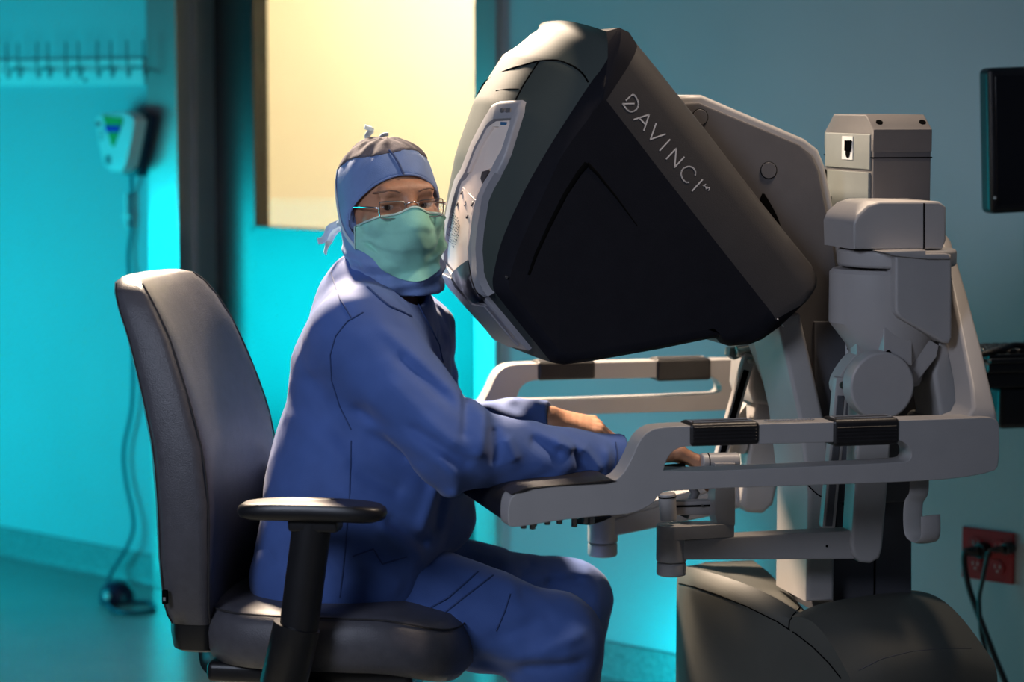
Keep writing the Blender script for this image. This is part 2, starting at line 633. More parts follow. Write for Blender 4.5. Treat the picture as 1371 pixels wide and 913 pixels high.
# ================================================================== THINGS ON THE WALL
def wmat(u, z, y=0):
    return WALL_M @ Matrix.Translation((u, y, z))

# rail of wire hooks
u0 = wp(0, 100)[0] - .25; u1 = wp(198, 100)[0]
z0 = wp(100, 114.5)[1]; z1 = wp(100, 79.5)[1]
rail = thing('hook_rail', 'white wall rail with wire hooks beside the door frame', 'hook rail', matrix=wmat((u0 + u1) / 2, z0))
hw = (u1 - u0) / 2
box('rail_board', (-hw, -.014, 0), (hw, 0, z1 - z0), 'white_plastic', rail, .003, local=True)
pairs = [(175, 197), (135, 153), (93, 110), (54, 69), (14, 29), (-26, -12), (-66, -50)]
for (pa, pb) in pairs:
    ua = wp(pa, 90, .05)[0] - (u0 + u1) / 2; ub = wp(pb, 90, .05)[0] - (u0 + u1) / 2
    um = (ua + ub) / 2
    bm = bm_new()
    for uu in (ua, ub):
        b_tube(bm, catmull([(uu - .045, -.012, .050), (uu - .02, -.035, .038), (uu, -.058, .022), (uu, -.062, .05), (uu, -.062, .125)], 5), .0028, 6)
    b_tube(bm, [(ua - .045, -.016, .050), (ub - .045, -.016, .050)], .003, 6)
    finish('wire_hook', bm, 'wire', rail, local=True, smooth=60)
for px in (3, 120):
    uu = wp(px, 108)[0] - (u0 + u1) / 2
    cyl('screw', (uu, -.014, .014), (uu, -.018, .014), .006, 'wire', rail, n=12, local=True)

# hand-held meter on its charger, with cable to the floor
def wl(px, py, off=0):
    u, z = wp(px, py, off)
    return u, z
dv = thing('wall_meter', 'white wall-mounted meter with green face and blue display below the hook rail', 'meter',
           matrix=wmat(*wp(165, 232)))
mu, mz = wp(165, 232)
def dp(px, py, off):
    u, z = wp(px, py, off); return (u - mu, z - mz)
def dplate(name, pts, ya, yb, m, bev, par=dv):
    bm = bm_new()
    b_plate(bm, [dp(x, y, -min(ya, yb)) for x, y in pts], [], ya, yb, bev)
    return finish(name, bm, m, par, local=True)
dplate('cradle', [(172, 148), (190, 150), (200, 156), (199, 165), (186, 226), (180, 236), (165, 233), (160, 225)], -.05, 0, 'navy_plastic', .006)
body = dplate('meter_body', [(126, 158), (133, 152), (165, 149), (175, 153), (180, 162), (176, 185), (168, 222), (160, 231), (145, 229), (137, 221), (130, 190)], -.10, -.05, 'white_plastic', .010)
fp = dplate('green_face', [(137, 155), (163, 157), (164, 163), (152, 196), (149, 196), (140, 165)], -.103, -.099, 'green_plastic', .001, body)
dplate('display', [(139, 168), (160, 168), (158, 177), (142, 177)], -.106, -.102, 'blue_screen', .001, body)
dplate('red_button', [(129, 163), (133, 163), (133, 169), (129, 169)], -.103, -.099, 'red_plastic', .001, body)
for (xa, ya_, xb, yb_) in [(133, 175 + 5 * i, 137, 177 + 5 * i) for i in range(3)] + [(141 + 4 * i, 208, 143 + 4 * i, 220) for i in range(2)]:
    dplate('printed_mark', [(xa, ya_), (xb, ya_), (xb, yb_), (xa, yb_)], -.103, -.099, 'wire', 0, body)
cp_ = [(176, 234, .03), (177, 260, .012), (177, 300, .012), (172, 345, .015), (176, 395, .02), (178, 450, .02), (177, 540, .02), (166, 600, .02), (168, 640, .02), (178, 690, .025),
       (177, 715, .03), (166, 740, .04), (150, 765, .05)]
pts = []
for x, y, o_ in cp_:
    u, z = wp(x, y, o_)
    pts.append(WALL_M @ Vector((u, -o_, max(z, .006))))
def flr(px, py, z=.006):
    d = ray(px, py); t = (z - CAM.z) / d.z
    return CAM + d * t
pts += [flr(143, 786, .012), flr(144, 806), flr(152, 816), flr(170, 820), flr(192, 819), flr(207, 815), flr(202, 807), flr(180, 806), flr(165, 803, .012)]
cable = tube('meter_cable', pts, .0052, 'blue_cable', None, 8, smoothn=7)
tag(cable, 'dark blue cable hanging down the wall from the meter and curling on the floor', 'cable')
u, z = wp(177, 282)
cl = thing('cable_clip', 'pale adhesive strip holding the meter cable to the wall', 'cable clip', matrix=wmat(u, z))
for s in (-1, 1):
    box('strip', (-.006 + s * .017, -.010, -.048), (.006 + s * .017, 0, .048), 'white_plastic', cl, .002, local=True)
box('bridge', (-.02, -.022, -.02), (.02, -.018, -.012), 'white_plastic', cl, .001, local=True)
pk = flr(157, 806, 0)
puck = thing('cable_adapter', 'dark blue dome-shaped adapter lying on the floor at the end of the cable', 'adapter', pk)
bm = bm_new()
rings = []
for k in range(9):
    q = PI / 2 * k / 8
    rr_ = .047 * math.cos(q) ** .7 if k < 8 else .003
    rings.append([(rr_ * 1.05 * math.cos(a_ * PI / 12), rr_ * math.sin(a_ * PI / 12), .006 + .055 * math.sin(q)) for a_ in range(24)])
rings.insert(0, [(p[0] * .95, p[1] * .95, 0) for p in rings[0]])
b_loft(bm, rings)
finish('dome', bm, 'navy_plastic', puck, local=True, smooth=60)
cyl('clear_button', (-.028, -.035, .024), (-.034, -.045, .026), .009, 'white_plastic', puck, n=16, bev=.002, local=True)

# red power outlet, two plugs with cords
oc = [wp(1290, 704), wp(1360, 711), wp(1360, 783), wp(1290, 774)]
uo = (oc[0][0] + oc[1][0]) / 2; zo = (oc[0][1] + oc[2][1]) / 2
hw, hh = (oc[1][0] - oc[0][0]) / 2, (oc[0][1] - oc[2][1]) / 2
outl = thing('power_outlet', 'red emergency power outlet on the wall behind the console', 'outlet', matrix=wmat(uo, zo))
box('faceplate', (-hw, -.007, -hh), (hw, 0, hh), 'red_plastic', outl, .003, local=True)
for s in (-1, 1):
    for zz in (-1, 1):
        rc = cyl('receptacle', (s * .027, -.007, zz * .022), (s * .027, -.010, zz * .022), .0165, 'red_plastic', outl, n=20, bev=.001, local=True)
        bm = bm_new()
        for dx in (-.006, .006):
            b_box(bm, (s * .027 + dx - .0012, -.0108, zz * .022 - .002), (s * .027 + dx + .0012, -.0098, zz * .022 + .006))
        b_cyl(bm, (s * .027, -.0098, zz * .022 - .008), (s * .027, -.0108, zz * .022 - .008), .0026, n=10)
        finish('slot', bm, 'pale_print', rc, local=True, smooth=0)
cords = [([(1303, 738), (1293, 738), (1291, 752), (1296, 782), (1306, 812), (1318, 843), (1332, 880), (1352, 930), (1362, 985)],
          'thicker black power cord with a bulky plug in the red wall outlet'),
         ([(1337, 735), (1325, 738), (1321, 750), (1316, 775), (1311, 800), (1312, 825), (1314, 850), (1322, 880), (1335, 940), (1346, 990)],
          'thinner black power cord with a small plug in the red wall outlet')]
for k, (cpts, lab) in enumerate(cords):
    r_ = (.0068, .0048)[k]
    off0 = .035
    u, z = wp(cpts[0][0], cpts[0][1], off0)
    cn = thing('electrical_lead', lab, 'power cord', matrix=wmat(u, z))
    M = MW[cn].inverted() @ WALL_M
    def L(px, py, o_):
        a_, b_ = wp(px, py, o_); return M @ Vector((a_, -o_, max(b_, .008)))
    p0 = L(cpts[0][0], cpts[0][1], .035)
    bm = bm_new()
    sc_ = (1.0, .72)[k]
    b_cyl(bm, p0 + Vector((.012, .032, 0)), p0 + Vector((.008, .008, 0)), .018 * sc_, .017 * sc_, n=20, bev=.003)
    b_cyl(bm, p0 + Vector((.008, .010, 0)), p0 + Vector((-.022 * sc_, -.004, -.003)), .0125 * sc_, .008 * sc_, n=16, bev=.002)
    finish('plug', bm, 'black_plastic', cn, local=True)
    offs = [.045] + [.055] * 4 + [.06] * 20
    tube('cord', [L(x, y, offs[i]) for i, (x, y) in enumerate(cpts)], r_, 'black_plastic', cn, 8, local=True, smoothn=6)

# black monitor and keyboard shelf on a wall arm, right
Ym = 0.35
def mp(px, py): return at(px, py, Ym)
p00 = mp(1330, 84); p11 = mp(1336, 280)
mon = thing('monitor', 'black flat monitor on a wall arm above the keyboard shelf', 'monitor', (p00.x + .26, Ym + .03, p11.z))
W_, H_ = .50, p00.z - p11.z
bm = bm_new()
b_box(bm, (-.26, -.03, 0), (-.26 + W_, .02, H_), .012, 3)
T = Matrix.Rotation(math.radians(2), 4, 'Y')
bm.transform(Matrix.Rotation(math.radians(-2.2), 4, 'Y'))
finish('bezel', bm, 'black_plastic', mon, local=True)
bm = bm_new()
b_box(bm, (-.26 + .014, -.0315, .016), (-.26 + W_ - .014, -.028, H_ - .016), .001, 1)
bm.transform(Matrix.Rotation(math.radians(-2.2), 4, 'Y'))
finish('screen', bm, 'screen_black', mon, local=True)
cyl('status_light', (-.252, -.0305, .022), (-.252, -.032, .022), .003, 'white_plastic', mon, n=10, local=True)
tube('monitor_arm', [(0, .02, .12), (0, .22, .11), (0.0, .46, .10)], .022, 'black_plastic', mon, 10, local=True, smoothn=4)
q0 = at(1318, 462, .30); q1 = at(1318, 520, .30)
ks = thing('keyboard_shelf', 'black keyboard shelf jutting from the wall under the monitor', 'shelf', (q0.x + .2, .3, q1.z))
Hs = q0.z - q1.z
box('tray', (-.2, -.02, .030), (.3, .22, .052), 'black_plastic', ks, .006, local=True)
box('under_rail', (-.205, -.005, 0), (.28, .19, .030), 'black_plastic', ks, .004, local=True)
box('wrist_rail', (-.2, -.03, .05), (.3, -.012, .060), 'black_plastic', ks, .004, local=True)
pb = at(1340, 575, .30)
box('pivot_block', (-.20 + .035, .0, pb.z - q1.z), (-.05, .12, .002), 'black_plastic', ks, .012, 3, local=True)
tube('shelf_arm', [(-.08, .10, -.03), (-.08, .3, -.04), (-.08, .60, -.05)], .024, 'black_plastic', ks, 10, local=True)
kb = thing('keyboard', 'black computer keyboard lying on the shelf under the monitor', 'keyboard', (q0.x + .2, .3, q1.z + .052))
box('case', (-.19, .0, 0), (.26, .15, .014), 'black_plastic', kb, .004, local=True)
kbm = None
for r in range(5):
    for c in range(21):
        if kbm is None:
            kbm = box('key', (-.008, -.011, 0), (.008, .011, .009), 'black_plastic', kb, .002, 1, local=True)
            k_ = kbm
        else:
            k_ = kbm.copy(); COL.objects.link(k_)
        k_.location = (-.176 + c * .0208, .022 + r * .027, .013)
cbl = [(-.20, .02, .012), (-.17, -.002, .022), (-.13, .01, .03), (-.09, -.004, .024), (-.05, .012, .03), (0, 0, .022), (.05, .01, .03), (.1, 0, .024)]
tube('cord', cbl, .006, 'black_plastic', kb, 8, local=True, smoothn=5)

# ================================================================== SURGICAL CONSOLE
con = thing('surgical_console', 'large grey robotic surgery console with viewer head, armrest rails and master arms', 'medical console', (0.85, 0, 0))

# ---------------------------------------------------------------- base
# near upper edge of the foot, sweeping forward and down to the right
edge = [(906, 772, .06), (932, 777, -.04), (985, 793, -.15), (1040, 818, -.24), (1090, 852, -.31), (1128, 892, -.37), (1150, 930, -.41)]
E_ = [at(*e) for e in edge]
E_ = catmull(E_, 6)
bm = bm_new()
rings = []
zb = 0.0
zk = at(1000, 750, .20).z
for p in E_:
    xb = max(p.x + .03, E_[0].x + .10)
    yf = .20
    def tl(t):                                   # top runs from the soft near edge back to a level rear edge
        x_ = p.x + .012 + (xb - p.x - .012) * t
        y_ = p.y + .03 + (yf - p.y - .03) * t
        z_ = p.z + .014 + (zk - p.z - .014) * (1 - (1 - t) ** 1.6)
        return (x_, y_, z_)
    rings.append([(p.x, p.y + .006, zb), (p.x, p.y, p.z - .10), (p.x, p.y, p.z - .022), (p.x + .003, p.y + .006, p.z - .002), tl(0), tl(.25), tl(.55), tl(.85), tl(1), (xb + .01, .24, zk - .03), (xb + .01, .24, zb)])
b_loft(bm, rings)
base = finish('base', bm, 'base_dark', con, smooth=45)
# rear outrigger fender to the right, dropping to a blunt end
bm = bm_new()
top = [at(1058, 826, -.29), at(1100, 808, -.24), at(1170, 796, -.16), at(1222, 790, -.06)]
outr = [at(1137, 905, -.40), at(1195, 880, -.40), at(1262, 873, -.38), at(1331, 886, -.33)]
n = 10
def lerp(a, b, t): return a * (1 - t) + b * t
TT = catmull(top, 8); OO = catmull(outr, 8)
grid = []
for a, b in zip(TT, OO):
    row = []
    for k in range(n + 1):
        t = k / n
        p = lerp(a, b, t)
        p = p.copy(); p.z += .035 * math.sin(PI * t) * (1 - .3 * t)
        row.append(p)
    e = row[-1]
    d_ = (row[-1] - row[-2]).normalized()
    row += [e + d_ * .012 - Vector((0, 0, .014)), e + d_ * .016 - Vector((0, 0, .04)), Vector((e.x + .02, e.y - .02, .0))]
    row.insert(0, Vector((row[0].x, row[0].y, 0)))
    grid.append(row)
b_loft(bm, grid)
fender = finish('base_fender', bm, 'base_dark', con, smooth=50)
# thin seam lines laid on the base
from mathutils.bvhtree import BVHTree
def bvh(*objs):
    V_, P_ = [], []
    for o in objs:
        k = len(V_)
        V_ += [MW[o] @ v.co for v in o.data.vertices]
        P_ += [[i + k for i in f.vertices] for f in o.data.polygons]
    return BVHTree.FromPolygons(V_, P_)
def on_mesh(name, tree, pts, r, m, par, n=6):
    P3 = []
    fine = []
    for a, b in zip(pts, pts[1:]):
        fine += [(a[0] + (b[0] - a[0]) * k / 6, a[1] + (b[1] - a[1]) * k / 6) for k in range(6)]
    for x, y in fine + [pts[-1]]:
        d = ray(x, y).normalized()
        h, nr, i, t = tree.ray_cast(CAM, d)
        if h is not None: P3.append(h - d * r * .4)
    return tube(name, P3, r, m, par, n)
bt = bvh(base, fender)
on_mesh('seam', bt, ((909, 781), (930, 786), (960, 796), (1000, 812), (1040, 832), (1066, 849), (1088, 866), (1110, 888), (1126, 908)), .0012, 'seam', base)
on_mesh('seam', bt, ((1056, 842), (1057, 832), (1062, 823), (1072, 812), (1086, 801)), .0012, 'seam', base)
on_mesh('lip_line', bt, ((1150, 897), (1180, 882), (1220, 872), (1260, 868), (1300, 868)), .0008, 'column_grey', base)

# ---------------------------------------------------------------- column
col = plate('column', [(1090, 430), (1222, 430), (1222, 830), (1112, 830), (1118, 650), (1090, 540)], -.14, .12, 'column_grey', con, .006, Yref=-.14)
box('column_seam', (at(1171, 760, -.14).x - .0015, -.1412, .45), (at(1171, 760, -.14).x + .0015, -.139, .68), 'seam', col)
plate('column_panel', [(1120, 672), (1168, 670), (1168, 735), (1120, 735)], -.144, -.139, 'column_grey', col, .001)
cyl('screw', at(1130, 675, -.1445), at(1130, 675, -.147), .003, 'seam', col, n=10)
plate('column_front_beam', [(1040, 425), (1072, 420), (1104, 560), (1118, 650), (1118, 806), (1080, 806), (1082, 660), (1070, 560)], -.18, -.02, 'cream_plastic', con, .008, 3)
tube('beam_seam', [at(1082, 650, -.181), at(1098, 664, -.181), at(1117, 667, -.181)], .0012, 'seam', col, 6, smoothn=4)

# ---------------------------------------------------------------- tower cover behind the head
tw = [(890, 160), (897, 138), (912, 128), (940, 127), (1078, 186), (1096, 200), (1105, 222), (1127, 330), (1146, 440), (1150, 520), (1130, 660), (1112, 660), (1090, 560), (1040, 430), (900, 300)]
tc = plate('tower_cover', tw, -.125, .10, 'cream_plastic', con, .012, 4, Yref=-.125)
tw2 = [(885, 170), (895, 148), (908, 138), (936, 137), (1070, 193), (1087, 207), (1096, 228), (1116, 330), (1133, 440), (1138, 520), (1122, 650), (1112, 650), (1094, 560), (1044, 430), (900, 300)]
plate('cover_face', tw2, -.135, -.12, 'grey_plastic', tc, .004, 2)
for (x, y, r) in ((937, 157, .0145), (1029, 228, .0148)):
    p = at(x, y, -.135)
    cyl('round_cap_rim', p, p - Vector((0, .0012, 0)), r, 'seam', tc, n=32)
    cyl('round_cap', p, p - Vector((0, .002, 0)), r - .0012, 'grey_plastic', tc, n=32, bev=.0006)
plate('pivot_shadow_gap', [(1018, 250), (1034, 275), (1046, 300), (1050, 330), (1040, 345), (1015, 320)], -.1365, -.13, 'seam', tc, .002, round_=2)
plate('warning_label', [(1132, 453), (1141, 453), (1141, 476), (1132, 476)], -.1405, -.138, 'white_plastic', tc, 0)
bmx = bm_new()
q = [at(x, y, -.1415) for x, y in ((1134, 456), (1139, 462), (1137, 466), (1140, 473), (1134, 467), (1136, 463))]
b_plate(bmx, [(v.x, v.z) for v in q], [], -.1415, -.1400, 0)
finish('label_mark', bmx, 'seam', tc, smooth=0)

# ---------------------------------------------------------------- slide tower (right)
Yt0, Yt1 = -.20, .03
a = at(1170, 160, Yt0).x; b = at(1248, 160, Yt0).x
zt = at(1200, 156, Yt0).z
bm = bm_new()
prof = [(a, .72), (b, .72), (b, zt - .03), (b, zt - .012), (b - .004, zt), (a + .002, zt), (a, zt - .004)]
b_box(bm, (a, Yt0, .70), (b, Yt1, zt - .026), .004)
# bevelled top cap
ring0 = [(a, Yt0, zt - .026), (b, Yt0, zt - .026), (b, Yt1, zt - .026), (a, Yt1, zt - .026)]
tower = finish('slide_tower', bm, 'grey_plastic', con)
bm = bm_new()
Ys = [(Yt0 - .001, zt - .06), (Yt0 - .001, zt - .022), (Yt0 + .035, zt + .003), (Yt1 - .045, zt + .003), (Yt1, zt - .03), (Yt1, zt - .06)]
b_plate(bm, Ys, [], a - .001, b + .001, .003, axis='X')
cap = finish('tower_cap', bm, 'grey_plastic', tower)
for x in (1182, 1240):
    p = at(x, 166, Yt0)
    nrm = Vector((0, -.58, .81))
    c = Vector((p.x, Yt0 + .016, zt - .0105))
    cyl('cap_screw', c, c + nrm * .002, .006, 'seam', tower, n=16)
box('cap_joint', (a - .0012, Yt0 - .0006, at(1200, 211, Yt0).z - .001), (b + .0012, Yt1, at(1200, 211, Yt0).z + .001), 'seam', tower)
# greenish side slot with carriage, facing the surgeon
bm = bm_new()
b_box(bm, (a - .004, Yt0 + .012, .75), (a + .002, Yt1 - .012, zt - .095), .001)
finish('slide_channel', bm, 'green_grey', tower)
bm = bm_new()
b_box(bm, (a - .006, Yt1 - .022, .75), (a + .002, Yt1 - .012, zt - .095), 0)
finish('channel_gap', bm, 'seam', tower, smooth=0)
bm = bm_new()
b_box(bm, (a - .003, Yt0 + .010, zt - .09), (a + .002, Yt1 - .010, zt - .03), .002)
wl_ = finish('warning_plate', bm, 'green_grey', tower)
bm = bm_new()
b_box(bm, (a - .0042, Yt0 + .085, zt - .075), (a - .003, Yt0 + .135, zt - .035), 0)
finish('hand_label', bm, 'white_plastic', tower, smooth=0)
bm = bm_new()
yc = Yt0 + .11
for dy in (-.014, -.005, .004):
    b_tube(bm, [(a - .0046, yc + dy, zt - .060), (a - .0046, yc + dy * 1.3 - .002, zt - .042)], .0032, 6)
b_cyl(bm, (a - .0044, yc - .004, zt - .062), (a - .0050, yc - .004, zt - .062), .0105, n=14)
finish('hand_mark', bm, 'seam', tower, smooth=0)
plate('tower_side_tab', [(1112, 262), (1124, 262), (1134, 330), (1122, 330)], -.02, .06, 'green_grey', con, .004)

# ---------------------------------------------------------------- near shoulder of the armrest carriage
blk = [(1144, 334), (1143, 300), (1148, 288), (1162, 275), (1178, 270), (1258, 270), (1267, 277), (1267, 322), (1262, 334)]
sh = plate('carriage_block', blk, -.34, -.20, 'cream_plastic', con, .008, 3)
plate('block_joint', [(1236.5, 272), (1238, 272), (1238, 333), (1236.5, 333)], -.3412, -.33, 'seam', sh, 0)
cx = (at(1126, 350, -.27).x + at(1274, 350, -.27).x) / 2
rx = (at(1274, 350, -.27).x - at(1126, 350, -.27).x) / 2
z_a = at(1200, 334, -.30).z; z_b = at(1200, 357, -.30).z
cyl('turntable', (cx, -.27, z_b), (cx, -.27, z_a), rx, 'cream_plastic', con, n=48, bev=.006, seg=3)
# drum housing that tapers to the lower joint
bm = bm_new()
z1_ = z_b - .004; z2_ = at(1200, 432, -.30).z; z3_ = at(1200, 500, -.30).z
rings = []
def ring(cxx, r, ry, z, n=40):
    return [(cxx + r * math.cos(2 * PI * k / n), -.27 + ry * math.sin(2 * PI * k / n), z) for k in range(n)]
R0 = (at(1264, 400, -.27).x - at(1114, 400, -.27).x) / 2; C0 = (at(1264, 400, -.27).x + at(1114, 400, -.27).x) / 2
rings = [ring(C0, R0 - .006, .084, z1_), ring(C0, R0, .09, z1_ - .006), ring(C0, R0, .09, z2_), ring(C0 + .004, R0 * .74, .078, at(1200, 462, -.3).z), ring(C0 + .006, R0 * .46, .06, z3_ - .02)]
b_loft(bm, rings)
finish('drum_housing', bm, 'cream_plastic', con, smooth=35)
plate('shell_plate', [(1199, 342), (1202, 338), (1274, 341), (1275, 346), (1275, 452), (1271, 460), (1262, 459), (1206, 427), (1199, 417)], -.375, -.27, 'cream_plastic', con, .005, 3)
plate('shell_cap', [(1180, 337), (1240, 335), (1240, 340), (1270, 340), (1273, 347), (1240, 347), (1199, 343)], -.38, -.33, 'cream_plastic', con, .002)
plate('drum_fin', [(1183, 420), (1190, 409), (1200, 407), (1222, 420), (1222, 490), (1183, 490)], -.352, -.30, 'cream_plastic', con, .004)
p = at(1189, 472, -.352)
cyl('screw', p, p - Vector((0, .002, 0)), .0042, 'seam', con, n=14)
plate('drum_wedge', [(1205, 430), (1258, 462), (1255, 478), (1222, 520), (1205, 520)], -.340, -.24, 'cream_plastic', con, .004)

# ---------------------------------------------------------------- armrest rails
rail_o = [(681, 672), (690, 660), (720, 651), (816, 646), (832, 638), (845, 616), (856, 590), (867, 578), (881, 572), (922, 570), (1202, 562.5), (1293, 560), (1326, 558), (1336, 563), (1338, 572), (1338, 622), (1330, 632), (1280, 641), (1213, 645), (1162, 647), (892, 656), (881, 664), (874, 675), (854, 685), (837, 689), (800, 691), (746, 697), (699, 705), (683, 706), (680, 700)]
rail_h = [(922, 597), (907, 600), (896, 609), (890, 623), (888, 632), (1013, 628), (1205, 619), (1217, 617), (1221, 610), (1219, 600), (1210, 592), (1202, 589.5), (1018, 595)]
YR0, YR1 = -.495, -.445
bm = bm_new()
cv = lambda l: [(at(x, y, YR0).x, at(x, y, YR0).z) for x, y in l]
b_plate(bm, chaikin(cv(rail_o)), [chaikin(cv(rail_h))], YR0, YR1, .007, 3)
r1 = finish('armrest_frame', bm, 'cream_plastic', con, smooth=50)
def grips(par, sgn):
    for (xa, xb) in ((923, 1017), (1115, 1204)):
        A_ = at(xa, 569.5 - (xa - 923) * .0275, YR0); B_ = at(xb, 569.5 - (xb - 923) * .0275, YR0)
        zl = at(xa, 597, YR0).z - .0015
        bm = bm_new()
        b_box(bm, (A_.x, -.499, zl), (B_.x, -.441, A_.z + .003), .007, 3)
        if sgn < 0: bm.transform(Matrix.Scale(-1, 4, (0, 1, 0)))
        g_ = finish('grip', bm, 'grip_rubber', par)
        for k in range(5):
            bm = bm_new()
            z_ = zl + .007 + k * .0055
            b_box(bm, (A_.x + .006, -.5005, z_), (B_.x - .006, -.4975, z_ + .0026), .0008, 1)
            if sgn < 0: bm.transform(Matrix.Scale(-1, 4, (0, 1, 0)))
            finish('grip_rib', bm, 'grip_rubber', g_)
        bm = bm_new()
        for (u0_, u1_, y0_, y1_) in ((.008, -.008, -.486, -.4845), (.008, -.008, -.4615, -.460)):
            b_box(bm, (A_.x + u0_, y0_, A_.z + .002), (B_.x + u1_, y1_, A_.z + .0042), 0)
        b_box(bm, (A_.x + .008, -.486, A_.z + .002), (A_.x + .0095, -.460, A_.z + .0042), 0)
        b_box(bm, (B_.x - .0095, -.486, A_.z + .002), (B_.x - .008, -.460, A_.z + .0042), 0)
        if sgn < 0: bm.transform(Matrix.Scale(-1, 4, (0, 1, 0)))
        finish('grip_outline', bm, 'cream_plastic', g_, smooth=0)
grips(r1, 1)
# small raised wording between the grips (too small to read)
A_ = at(1030, 567, YR0)
for k in range(14):
    box('imprint', (A_.x + k * .006, -.478, A_.z + .0015), (A_.x + k * .006 + .0036, -.470, A_.z + .0028), 'viewer_grey', r1)
bm = bm_new()
b_plate(bm, chaikin(cv(rail_o)), [chaikin(cv(rail_h))], -YR1, -YR0, .007, 3)
r2 = finish('armrest_frame', bm, 'cream_plastic', con, smooth=50)
grips(r2, -1)
# sloping carriage arms and rear cross bar
arm = [(1258, 318), (1266, 312), (1274, 322), (1296, 395), (1316, 470), (1333, 545), (1337, 568), (1290, 572), (1285, 562), (1297, 557), (1303, 545), (1300, 515), (1288, 455), (1276, 395)]
for s in (1, -1):
    bm = bm_new()
    yy = [-.475 + .26 * min(max((545 - y) / 230, 0), 1) for x, y in arm]
    q = [at(x, y, Y) for (x, y), Y in zip(arm, yy)]
    lo_ = [bm.verts.new((v.x, v.y * s, v.z)) for v in q]
    hi_ = [bm.verts.new((v.x, (v.y + .075) * s, v.z)) for v in q]
    n_ = len(q)
    for L_ in (lo_, hi_):
        bmesh.ops.triangle_fill(bm, edges=[bm.edges.new((L_[i], L_[(i + 1) % n_])) for i in range(n_)], use_beauty=True)
    rim_ = []
    for i in range(n_):
        j = (i + 1) % n_
        bm.faces.new((lo_[i], lo_[j], hi_[j], hi_[i]))
        rim_ += [bm.edges.get((lo_[i], lo_[j])), bm.edges.get((hi_[i], hi_[j]))]
    bmesh.ops.recalc_face_normals(bm, faces=bm.faces[:])
    bmesh.ops.bevel(bm, geom=rim_, offset=.006, segments=3, affect='EDGES', profile=.5)
    finish('carriage_arm', bm, 'cream_plastic', con, smooth=45)
xr = at(1310, 600, -.45).x
box('rear_cross_bar', (xr - .02, -.44, .80), (xr + .03, .44, .86), 'cream_plastic', con, .012, 3)
plate('rear_strut', [(1258, 455), (1270, 455), (1296, 575), (1262, 575), (1250, 500)], -.33, -.22, 'cream_plastic', con, .008, 3)
plate('strut_back', [(1232, 470), (1275, 430), (1300, 600), (1255, 600)], -.20, -.14, 'column_grey', con, .006, 2)
bx_ = at(1238, 530, -.1)
tube('column_cable', [at(1222, 500, -.05), at(1232, 515, -.06), at(1246, 518, -.1), at(1256, 505, -.12)], .008, 'black_plastic', con, 8, smoothn=5)

# armrest pad: black cushion bar from rail to rail
pp = [(683, 706), (679, 690), (684, 674), (700, 662), (730, 657), (816, 650), (834, 648), (842, 654), (830, 664), (790, 684), (720, 698)]
bm = bm_new()
b_plate(bm, chaikin([(at(x, y, -.446).x, at(x, y, -.446).z) for x, y in pp]), [], -.4448, .4448, .004, 2)
pad = finish('armrest_pad', bm, 'pad_black', con, smooth=50)
plate('pad_lip', [(684, 662), (706, 652.5), (790, 645.5), (818, 642), (827, 644.5), (812, 648), (745, 651.5), (715, 655), (700, 660)], -.497, -.44, 'pad_black', con, .002)
for (x, y) in ((701, 704), (715, 701), (713, 705), (733, 699), (749, 698), (769, 702), (784, 697), (792, 698)):
    p = at(x, y, -.455)
    sc = cyl('bolt', (p.x, -.455, p.z + .016), (p.x, -.455, p.z - .004), .0048, 'metal_screw', con, n=14, bev=.0008)
plate('release_lever', [(774, 702), (800, 695), (820, 692), (808, 698), (790, 703)], -.44, -.40, 'black_plastic', con, .001)

# accessory hook under the rail
hk = [at(1231, 640, -.455), at(1230, 660, -.455), at(1223, 675, -.45), at(1223, 708, -.45), at(1229, 721, -.462), at(1240, 725, -.485), at(1246, 716, -.495), at(1246, 690, -.496)]
bm = bm_new()
b_tube(bm, catmull(hk, 5), .0180, 12, True, 1.0, .16, ref=(1, .15, 0))
finish('accessory_hook', bm, 'cream_plastic', con, smooth=50)

# ---------------------------------------------------------------- near master arm
Ym0, Ym1 = -.362, -.322
p = at(1182, 517, Ym0)
r_ = at(1225, 517, Ym0).x - p.x
m1 = cyl('master_arm', (p.x, Ym0, p.z), (p.x, Ym1, p.z), r_, 'cream_plastic', con, n=56, bev=.005, seg=3)
cyl('joint_hub', (p.x, Ym1, p.z), (p.x, -.24, p.z), r_ * .7, 'grey_plastic', m1, n=40)
plate('joint_bracket', [(1120, 512), (1132, 490), (1146, 474), (1158, 470), (1160, 500), (1150, 545), (1140, 540), (1122, 528)], -.30, -.26, 'cream_plastic', m1, .004, round_=1)
plate('joint_neck', [(1146, 440), (1165, 440), (1165, 480), (1147, 480)], -.30, -.27, 'cream_plastic', m1, .003)
plate('link_upper', [(1149, 530), (1198, 530), (1190, 640), (1182, 735), (1178, 748), (1166, 755), (1152, 753), (1143, 744), (1140, 730), (1146, 640)], -.285, -.235, 'cream_plastic', m1, .007, 3)
plate('link_lower', [(905, 724), (980, 718), (1145, 710), (1150, 730), (1145, 749), (905, 750)], -.275, -.235, 'cream_plastic', m1, .004, 2)
p = at(1107, 731, -.275)
cyl('pin_hole', p, p - Vector((0, .001, 0)), .0022, 'seam', m1, n=10)
c0 = at(899, 725, -.255); rr0 = (at(918.5, 740, -.255).x - at(879.5, 740, -.255).x) / 2
zt_, zc_, zb_ = at(899, 719, -.255).z, at(899, 751, -.255).z, at(899, 770, -.255).z
cyl('elbow_drum', (c0.x, -.255, zc_), (c0.x, -.255, zt_), rr0, 'cream_plastic', m1, n=36, bev=.002)
cyl('elbow_cap', (c0.x, -.255, zb_), (c0.x, -.255, zc_ - .0012), rr0 - .0006, 'cream_plastic', m1, n=36, bev=.004)
